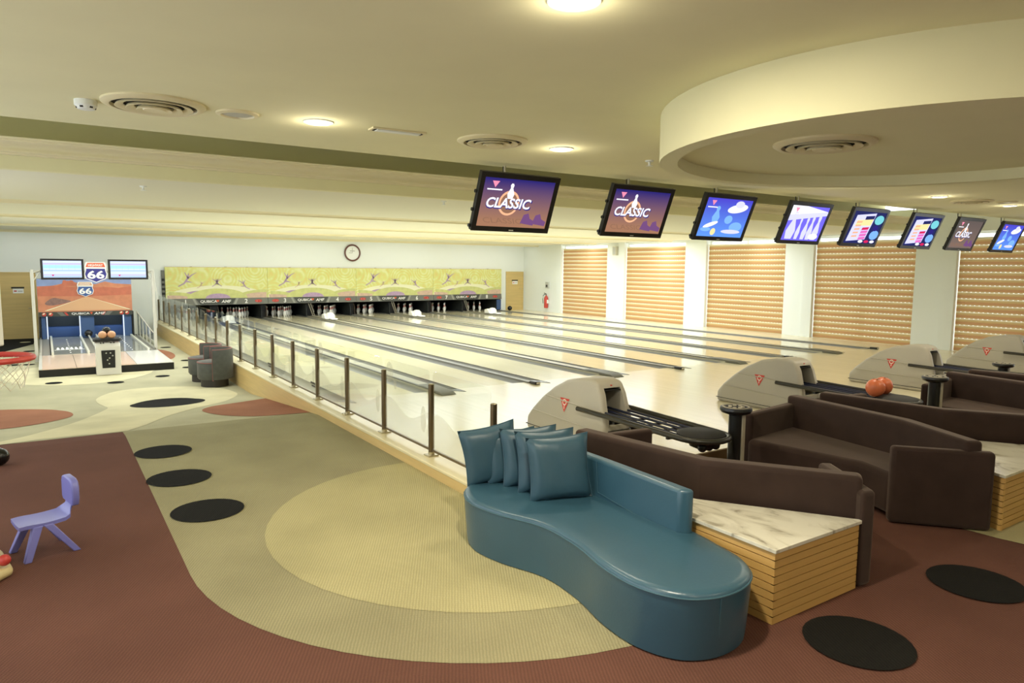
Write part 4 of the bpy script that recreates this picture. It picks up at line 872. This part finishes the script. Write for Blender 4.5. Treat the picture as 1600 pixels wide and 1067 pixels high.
# ------------------------------------------------------------------ barrel stools
def stool(x, y, label, rz):
    t = thing('barrel_stool', label, 'stool', (x, y, FF), 'grey barrel stools by the kerb', rz)
    MB().lathe([(.001, 0), (.255, 0), (.255, .16), (.001, .16)], 28).build('base', 'stool_base', t, smooth=True, ang=40)
    MB().lathe([(.001, .15), (.29, .15), (.315, .19), (.315, .47), (.29, .5), (.2, .515), (.001, .52)], 30).build('seat', 'stool_fabric', t, smooth=True, ang=45)
    MB().tube([(.31*math.cos(a), .31*math.sin(a), .485) for a in [j*2*PI/32 for j in range(32)]], .009, 6, True).build('seat_piping', 'stool_piping', t, smooth=True)
    a0, a1 = -1.8, 1.65
    MB().lathe([(.315, .16), (.345, .16), (.35, .3), (.35, .7), (.335, .74), (.31, .74), (.295, .7), (.295, .5)], 26, (0, 0, 0), a0, a1).build('backrest', 'stool_fabric', t, smooth=True, ang=60)
    for a in (a0, a1):
        b = MB(); b.poly([(r*math.cos(a), r*math.sin(a), z) for r, z in ((.315, .16), (.345, .16), (.35, .3), (.35, .7), (.335, .74), (.31, .74), (.295, .7), (.295, .5))])
        b.build('backrest_end', 'stool_fabric', t)
    path = [(.325*math.cos(a0), .325*math.sin(a0), .14), (.325*math.cos(a0), .325*math.sin(a0), .72)]+[(.325*math.cos(a0+(a1-a0)*j/20), .325*math.sin(a0+(a1-a0)*j/20), .742) for j in range(21)]+[(.325*math.cos(a1), .325*math.sin(a1), .72), (.325*math.cos(a1), .325*math.sin(a1), .14)]
    MB().tube(path, .012, 6).build('backrest_piping', 'stool_piping', t, smooth=True)
stool(-.76, 4.98, 'grey barrel stool nearest the camera beside the kerb', -.05); stool(-.80, 5.74, 'grey barrel stool behind the nearer one beside the kerb', .02)

# ------------------------------------------------------------------ child's chair
CH = (-3.57, -3.8, FN); ch = thing('child_chair', 'small lavender plastic child chair on the brown carpet', 'chair', CH, rz=.22)
hs = .255
def leg(x0, y0, x1, y1): 
    b = MB(); w1, w2 = .03, .023
    b.add([(x0-w1, y0-w1, hs-.02), (x0+w1, y0-w1, hs-.02), (x0+w1, y0+w1, hs-.02), (x0-w1, y0+w1, hs-.02), (x1-w2, y1-w2, 0), (x1+w2, y1-w2, 0), (x1+w2, y1+w2, 0), (x1-w2, y1+w2, 0)], [(0, 1, 2, 3), (7, 6, 5, 4), (0, 4, 5, 1), (1, 5, 6, 2), (2, 6, 7, 3), (3, 7, 4, 0)])
    b.build('leg', 'chair_plastic', ch, bevel=.006)
leg(-.06, -.11, -.14, -.155); leg(-.06, .12, -.17, .13); leg(.0, -.11, .17, -.13); leg(.0, .12, .15, .16)
vs = []; fs = []; nx, ny = 12, 8
for i in range(nx+1):
    s_ = i/nx
    for j in range(ny+1):
        v = -1+2*j/ny
        if s_ < .62: x = -.17+.30*s_/.62; z = hs-.012*math.sin(PI*s_/.62)-.02*max(0, .12-s_)*5
        else:
            q = (s_-.62)/.38; x = .13+.055*math.sin(q*PI/2); z = hs+.0+.3*q*q*.25+.11*q
        wdt = .135-.02*abs(s_-.3); wdt = wdt if s_ < .75 else .075
        vs.append((x, v*wdt, z+.008*v*v))
top = [(x, y, z-.026) for x, y, z in vs]; N_ = len(vs)
for i in range(nx):
    for j in range(ny):
        a = i*(ny+1)+j; fs += [(a, a+ny+1, a+ny+2, a+1), (N_+a, N_+a+1, N_+a+ny+2, N_+a+ny+1)]
for i in range(nx):
    for j in (0, ny):
        a = i*(ny+1)+j; fs.append((a, a+ny+1, N_+a+ny+1, N_+a))
for j in range(ny):
    for i in (0, nx):
        a = i*(ny+1)+j; fs.append((a, a+1, N_+a+1, N_+a))
MB().add(vs+top, fs).build('seat', 'chair_plastic', ch, smooth=True, ang=50)
bo = [(y*.14, z) for y, z in ((-.85, .325), (.85, .325), (1, .35), (1, .47), (.85, .505), (.5, .52), (-.5, .52), (-.85, .505), (-1, .47), (-1, .38))]
MB().prismx(bo, .155, .205).build('backrest', 'chair_plastic', ch, bevel=.012, seg=3)

# ------------------------------------------------------------------ toy basketball stand (mostly out of frame)
HB = (-3.98, -4.2, FN); hp_ = thing('toy_basketball_stand', 'beige toy basketball stand with red rim at the left edge', 'basketball hoop', HB)
MB().prism([(-.3, -.25), (.1, -.12), (.235, .02), (.23, .06), (.16, .42), (.05, .5), (-.3, .4)], 0, .07).build('base', 'toy_beige', hp_, bevel=.03, seg=3)
MB().lathe([(.22, .05), (.14, .2), (.1, .28)], 20, (-.02, .15, 0)).build('base_cone', 'toy_beige', hp_, smooth=True)
MB().lathe([(.1, .28), (.16, .34), (.185, .44), (.19, .5), (.175, .5), (.15, .36)], 22, (-.01, .15, 0)).build('ball_bucket', 'toy_green', hp_, smooth=True)
MB().tube([(-.02, .15, .2), (-.02, .0, 1.0), (-.05, -.22, 1.95)], .03, 10).build('pole', 'toy_beige', hp_, smooth=True)
MB().sphere((.19, .02, .12), .038, 12, 8).build('knob', 'toy_red', hp_, smooth=True)
c45 = math.sqrt(.5); bd = MB().box(-.33, .33, -.015, .015, 1.55, 2.02).rotz(PI/4); bd.v = [(x+.03, y-.3, z) for x, y, z in bd.v]; bd.build('backboard', 'wall_paint', hp_, bevel=.01)
rc = (.205, -.475); rz_ = 1.515
MB().tube([(rc[0]+.22*math.cos(a), rc[1]+.22*math.sin(a), rz_) for a in [j*2*PI/36 for j in range(36)]], .017, 8, True).build('rim', 'toy_red', hp_, smooth=True)
MB().tube([(.05, -.32, rz_), (rc[0]-.15, rc[1]+.15, rz_)], .02, 8).build('rim_bracket', 'toy_red', hp_)
b = MB(); nn = 14
for j in range(nn):
    for d in (1, -1):
        pts = []
        for q in range(5): a = (j+d*q*.5)*2*PI/nn; r = .215-.05*q/4; pts.append((rc[0]+r*math.cos(a), rc[1]+r*math.sin(a), rz_-.045*q))
        b.tube(pts, .0022, 4)
b.build('net', 'net_white', hp_)
t = thing('black_ball', 'black ball at the left edge of the brown carpet', 'ball', (-3.955, -.95, fz(-.95))); MB().sphere((0, 0, .09), .09, 18, 10).build('shell', 'ball_black', t, smooth=True); MB().lathe([(.001, .005), (.02, .004)], 8, (0, 0, .178)).build('valve', 'plaque_grey', t)
# ------------------------------------------------------------------ mini bowling machine
MX0, MX1, MY0, MY1, MY2, MZ = -3.67, -1.10, 7.8, 10.5, 14.9, -.265
MO = (-2.39, 9.2, FF)
mb = thing('mini_bowling', 'two-lane mini bowling machine with desert road backdrop', 'bowling machine', MO)
def mp(b, name, mat, **k): return b.build(name, mat, k.pop('parent', mb), MO if 'off' not in k else k.pop('off'), **k)
pf = mp(MB().box(MX0, MX1, MY0, MY2+.6, FF, MZ-.012), 'platform', 'black_matte')
def sub(b, name, mat, par, **k): return b.build(name, mat, par, MO, **k)
xm = -2.42
for x0, x1, m in ((MX0, -2.99, 'mini_deck'), (-2.99, xm, 'mini_deck'), (xm, -1.85, 'mini_deck'), (-1.85, MX1, 'mini_deck_light')):
    sub(MB().box(x0+.004, x1-.004, MY0+.004, MY1, MZ-.012, MZ), 'deck_tile', m, pf)
sub(MB().box(MX0, MX0+.06, MY0, MY2, MZ-.01, MZ+.004), 'edge_trim', 'frame_alu', pf)
for x0, x1 in ((-3.37, -2.67), (-1.98, -1.34)):
    ln = mp(MB().box(x0, x1, MY1, MY2+.4, MZ-.02, MZ+.012), 'mini_lane', 'mini_lane')
    for xx in (x0-.05, x1): sub(MB().box(xx, xx+.05, MY1, MY2+.4, MZ, MZ+.06), 'lane_rail', 'mini_rail', ln)
    for q in range(9): sub(MB().poly([(x_, y_, MZ+.0135) for x_, y_ in ell((x0+x1)/2, MY1+.3+q*.45, .02, .06, 10)]), 'lane_mark', 'white_print', ln)
    if x0 < -3:
        for q in range(6):
            cx = x0+.1+q*.1; sub(MB().poly([(cx+.04*a, MY1+1.1+.55*b_, MZ+.0137) for a, b_ in ((-.6, 0), (.6, 0), (1, .3), (.6, .6), (.4, .75), (.6, .92), (0, 1), (-.6, .92), (-.4, .75), (-.6, .6), (-1, .3))]), 'lane_pin_shape', 'white_print', ln)  # flat white pin shapes on the lane surface
        sub(MB().box(x0+.02, x1-.02, MY1+1.0, MY1+1.05, MZ+.0122, MZ+.0138), 'lane_mark', 'white_print', ln)
for x0, x1 in ((-3.6, -3.45), (-2.6, -2.1), (-1.26, -1.16)): mp(MB().box(x0, x1, MY1, MY2+.4, MZ-.02, MZ-.004), 'gutter_trough', 'gutter_grey')
for x in (-2.45, -2.25): mp(MB().tube([(x, MY1+.1, MZ+.06), (x, MY2, MZ+.08)], .025, 8), 'return_rail', 'mini_rail', smooth=True)
# guards
g = mp(MB().box(-1.16, -1.14, MY1+.1, MY2, MZ, MZ+.05), 'guard_rail', 'frame_alu')
sub(MB().prismx([(MY1+.15, MZ+.05), (MY2-.05, MZ+.05), (MY2-.05, MZ+.78), (MY1+.15, MZ+.4)], -1.153, -1.147), 'guard_pane', 'glass', g)
for q in range(6):
    y = MY1+.2+q*.82; sub(MB().box(-1.165, -1.135, y, y+.03, MZ+.05, MZ+.4+.085*q*.82), 'guard_post', 'frame_alu', g)
sub(MB().tube([(-1.15, MY1+.15, MZ+.4), (-1.15, MY2-.05, MZ+.78)], .012, 6), 'guard_top', 'frame_alu', g)
g = mp(MB().box(-3.66, -3.64, MY1+.1, MY2, MZ, MZ+.05), 'guard_rail', 'frame_alu'); sub(MB().prismx([(MY1+.15, MZ+.05), (MY2-.05, MZ+.05), (MY2-.05, MZ+.78), (MY1+.15, MZ+.4)], -3.653, -3.647), 'guard_pane', 'glass', g)
# pin housing
hs_ = mp(MB().box(MX0, MX0+.05, MY2, MY2+1.0, FF, 1.49), 'housing_side', 'black_matte'); mp(MB().box(-1.27, -1.22, MY2, MY2+1.0, FF, .5), 'housing_side', 'black_matte')
mp(MB().box(MX0, -1.22, MY2+.95, MY2+1.0, FF, 1.49), 'housing_back', 'kick_dark'); mp(MB().box(MX0+.05, -1.27, MY2, MY2+.95, .5, .54), 'housing_roof', 'kick_dark')
mp(MB().box(-2.62, -2.28, MY2+.02, MY2+.9, MZ, .5), 'centre_column', 'pit_blue')
mp(MB().box(MX0+.06, MX0+.16, MY2+.03, MY2+.9, MZ, .5), 'side_liner', 'pit_blue'); mp(MB().box(-1.48, -1.28, MY2+.03, MY2+.9, MZ, .5), 'side_liner', 'pit_blue')
mp(MB().box(MX0+.05, -1.27, MY2+.6, MY2+.95, MZ, MZ+.3), 'pit_step', 'pit_blue')
for x in (MX0+.2, -2.65, -1.5): mp(MB().box(x-.015, x+.015, MY2-.0, MY2+.03, MZ, .46), 'light_strip', 'led_strip')
arealight('strip_lamp', mb, (-2.45-MO[0], MY2+.25-MO[1], .47-FF), (2.0, .15), 9, (.55, .75, 1), (.35, 0, 0))
# backdrop
y = MY2-.02
bd = mp(MB().box(MX0-.0, -1.25, y, y+.05, .53, 1.5), 'backdrop', 'desert_orange')
def pr2(name, pts, m, lay): return sub(MB().poly([(a, y-.002-.001*lay, b_) for a, b_ in pts]), name, m, bd)
pr2('printed_sky', [(MX0, 1.5), (-1.25, 1.5), (-1.25, 1.33), (-1.7, 1.36), (-1.95, 1.42), (-2.2, 1.34), (-2.6, 1.36), (-2.78, 1.42), (-3.02, 1.43), (-3.05, 1.36), (-3.3, 1.3), (MX0, 1.28)], 'desert_sky', 0)
pr2('printed_mesa', [(-3.05, 1.36), (-3.02, 1.46), (-2.95, 1.46), (-2.95, 1.44), (-2.85, 1.44), (-2.85, 1.46), (-2.78, 1.45), (-2.72, 1.36), (-2.6, 1.3), (-3.2, 1.28)], 'desert_red', 1)
pr2('printed_hills', [(MX0, 1.28), (-3.3, 1.3), (-3.0, 1.28), (-2.5, 1.22), (-2.0, 1.26), (-1.6, 1.22), (-1.25, 1.28), (-1.25, 1.02), (-2.4, .98), (MX0, 1.0)], 'desert_red', 1)
pr2('printed_road', [(-2.44, .98), (-1.27, .56), (MX0+.15, .56)], 'desert_road', 2); pr2('printed_line', [(-2.46, .96), (MX0+.22, .57), (MX0+.16, .57)], 'art_cream', 3); pr2('printed_line', [(-2.42, .96), (-1.3, .57), (-1.36, .57)], 'art_cream', 3)
pr2('printed_scrub', spline([Vector(p) for p in ((-3.5, .78), (-3.3, .94), (-3.05, .9), (-2.85, .84), (-3.1, .76), (-3.35, .72))], 4), 'scrub', 2)
st = mp(MB().box(MX0, -1.25, y-.03, y+.04, .4, .53), 'name_strip', 'strip_dark')
def stx(n_, s_, m, x, h, w_, bold=.01, shear=0): return text(n_, s_, m, st, (x-MO[0], y-.033-MO[1], .465-FF), h, w_, (PI/2, 0, 0), bold, shear)
stx('brand_lettering', 'QUBICA', 'white_print', -2.62, .07, .46); stx('brand_lettering', 'AMF', 'white_print', -2.13, .07, .3, .015, .2)
sub(MB().poly([(-2.345+dx, y-.034, .465+dz) for dx, dz in ((-.04, .04), (.04, .04), (0, -.03))]), 'brand_mark', 'orange_print', st)
for x in (-3.53, -3.37, -1.55, -1.4): 
    sub(MB().poly([(a, y-.032, b_) for a, b_ in ell(x, .465, .055, .055, 16)]), 'round_badge', 'red_print', st); sub(MB().poly([(a, y-.034, b_) for a, b_ in ell(x-.01, .48, .035, .02, 12, .5)]), 'badge_print', 'art_cream', st)
for x, s_ in ((-3.1, 1), (-1.9, -1)): sub(MB().poly([(x+s_*a, y-.032, b_) for a, b_ in ((-.12, .52), (.02, .52), (.12, .41), (-.02, .41))]), 'strip_print', 'mask_strip', st); sub(MB().poly([(x+s_*(a+.12), y-.0325, b_) for a, b_ in ((-.06, .51), (.0, .51), (.06, .42), (.0, .42))]), 'strip_print', 'red_print', st)
def shield(par, cx, cz, s, yy, main, top):
    def pl(n_, pts, m, lay): MB().poly([(cx+a*s, yy-.002*lay, cz+b_*s) for a, b_ in pts]).build(n_, m, par, MO)
    out = [(-.5, .28), (-.42, .5), (.42, .5), (.5, .28), (.46, .1), (.52, -.12), (.45, -.36), (.2, -.46), (0, -.56), (-.2, -.46), (-.45, -.36), (-.52, -.12), (-.46, .1)]
    MB().prismy([(cx+a*s, cz+b_*s) for a, b_ in out], yy, yy+.02).build('shield_plate', 'white_print', par, MO)
    pl('shield_field', [(a*.92, b_*.92-.01) for a, b_ in out[4:]]+[(-.42, .17), (.42, .17)][0:0]+[(-.42, .16), (.42, .16)], main, 1)
    pl('shield_top', [(-.44, .24), (-.36, .46), (.36, .46), (.44, .24)], top, 1)
    text('shield_number', '66', 'white_print', par, (cx-MO[0], yy-.004-MO[1], cz-.15*s-FF), .42*s, .76*s, (PI/2, 0, 0), .03)
    text('shield_lettering', 'HIGHWAY', 'white_print', par, (cx-MO[0], yy-.004-MO[1], cz+.34*s-FF), .13*s, .66*s, (PI/2, 0, 0), .02)
sg = mp(MB().box(-2.03-.4, -2.03-.36, 10.64, 10.66, 1.72, 1.8), 'sign_bracket', 'frame_alu'); shield(sg, -2.4, 1.75, .48, 10.6, 'sign_blue', 'orange_print')
shield(bd, -2.47, 1.2, .42, y-.03, 'sign_blue_light', 'desert_road')
# frame posts, televisions
for x in (-3.72, -1.13):
    p_ = mp(MB().box(x-.035, x+.035, 10.6, 10.68, FF, 1.8), 'frame_post', 'frame_alu', bevel=.006)
    s_ = 1 if x < -2 else -1
    sub(MB().tube([(x, 10.62, 1.5), (x+s_*.16, 10.62, 1.74)], .014, 6), 'brace', 'frame_alu', p_); sub(MB().tube([(x, 10.62, 1.72), (x+s_*.22, 10.62, 1.8)], .014, 6), 'brace', 'frame_alu', p_)
mp(MB().box(-3.7, -1.15, 10.68, 10.71, 1.72, 1.78), 'cross_bar', 'frame_alu')
mp(MB().tube([(-1.12, 10.59, 1.78), (-1.06, 10.58, 1.2), (-1.09, 10.58, .3)], .008, 6), 'cable', 'frame_alu', smooth=True)
for n_, c_, s_ in (('tv_pale', S(206, 220, 252), 1.05), ('tv_blue', S(168, 196, 250), 1.05), ('tv_cyan', S(170, 222, 252), 1.0), ('tv_lilac', S(196, 190, 248), 1.0)): emis(n_, c_, s_)
for x0, x1, lb in ((-3.54, -2.65, 'left flat television above the mini bowling machine'), (-2.13, -1.24, 'right flat television above the mini bowling machine')):
    cx = (x0+x1)/2; t = thing('television', lb, 'television', (cx, 10.6, 1.56), 'televisions above the mini bowling machine'); h = (x1-x0)/2
    b = MB(); b.box(-h, h, -.02, .06, 0, .5); c_ = b.build('case', 'screen_frame', t, bevel=.008)
    MB().box(-h+.05, h-.05, -.0215, -.0195, .05, .455).build('screen', 'tv_pale', t)
    for z0, z1, m in ((.36, .4, 'tv_lilac'), (.27, .35, 'tv_cyan'), (.2, .235, 'tv_blue'), (.1, .13, 'tv_lilac'), (.055, .09, 'tv_blue')): MB().box(-h+.055, h-.055, -.0222, -.0216, z0, z1).build('score_row', m, t)
    for k in range(1, 6): MB().box(-h+.05+k*.13, -h+.054+k*.13, -.0226, -.0223, .2, .35).build('score_column', 'tv_blue', t)
    MB().poly([(-.2+.03*a, -.0226, .1+.03*b_) for a, b_ in ((-1, .6), (1, .6), (0, -.8))]).build('screen_mark', 'scr_red', t)
# ball console
kz = fz(7.7); k_ = thing('ball_console', 'white ball console with a dark control panel at the front of the mini bowling deck', 'console', (-2.41, 7.62, kz))
bdy = MB().prismx([(-.1, 0), (.17, 0), (.17, .7), (-.02, .7), (-.08, .62)], -.235, .235).build('cabinet', 'mini_deck_light', k_, bevel=.02, seg=3)
MB().add([(-.12, -.099, .16), (.12, -.099, .16), (.13, -.09, .54), (-.13, -.09, .54)], [(0, 1, 2, 3)]).build('control_panel', 'black_matte', k_).location = (0, -.006, 0)
for x, z in ((-.04, .48), (.04, .48), (.08, .42), (.01, .25), (-.02, .33), (.02, .37)): MB().lathe([(.001, .012), (.014, .01), (.016, 0)], 10).xf(R90).build('button', 'plaque_grey', bdy).location = (x, -.1, z)
for x in (-.13, -.08, .06, .12): MB().lathe([(.001, .03), (.012, .028), (.014, 0)], 8, (x, -.04, .685)).build('peg', 'hand_dark', bdy)
MB().prism([(-.24, -.05), (.24, -.05), (.27, .06), (.2, .4), (-.2, .4), (-.27, .06)], .72, .78).build('ball_tray', 'black_matte', k_, bevel=.02)
for n_, (x, y_, z, m, lb) in enumerate(((-.085, .03, .865, 'ball_tan', 'tan mini bowling ball at the front left of the console tray'), (.085, .03, .865, 'ball_tan', 'tan mini bowling ball at the front right of the console tray'), (.0, .15, .95, 'ball_black', 'black mini bowling ball in the middle of the console tray'), (-.0, .3, .865, 'ball_tan', 'tan mini bowling ball at the back of the console tray'))):
    t = thing('mini_ball', lb, 'bowling ball', (-2.41+x, 7.62+y_, kz+z), 'balls on the mini bowling console'); MB().sphere((0, 0, 0), .082, 16, 10).build('shell', m, t, smooth=True)
t = thing('mini_ball', 'black mini bowling ball by the blue centre column', 'bowling ball', (-2.45, MY2-.15, MZ+.14)); MB().sphere((0, 0, 0), .11, 16, 10).build('shell', 'ball_black', t, smooth=True)
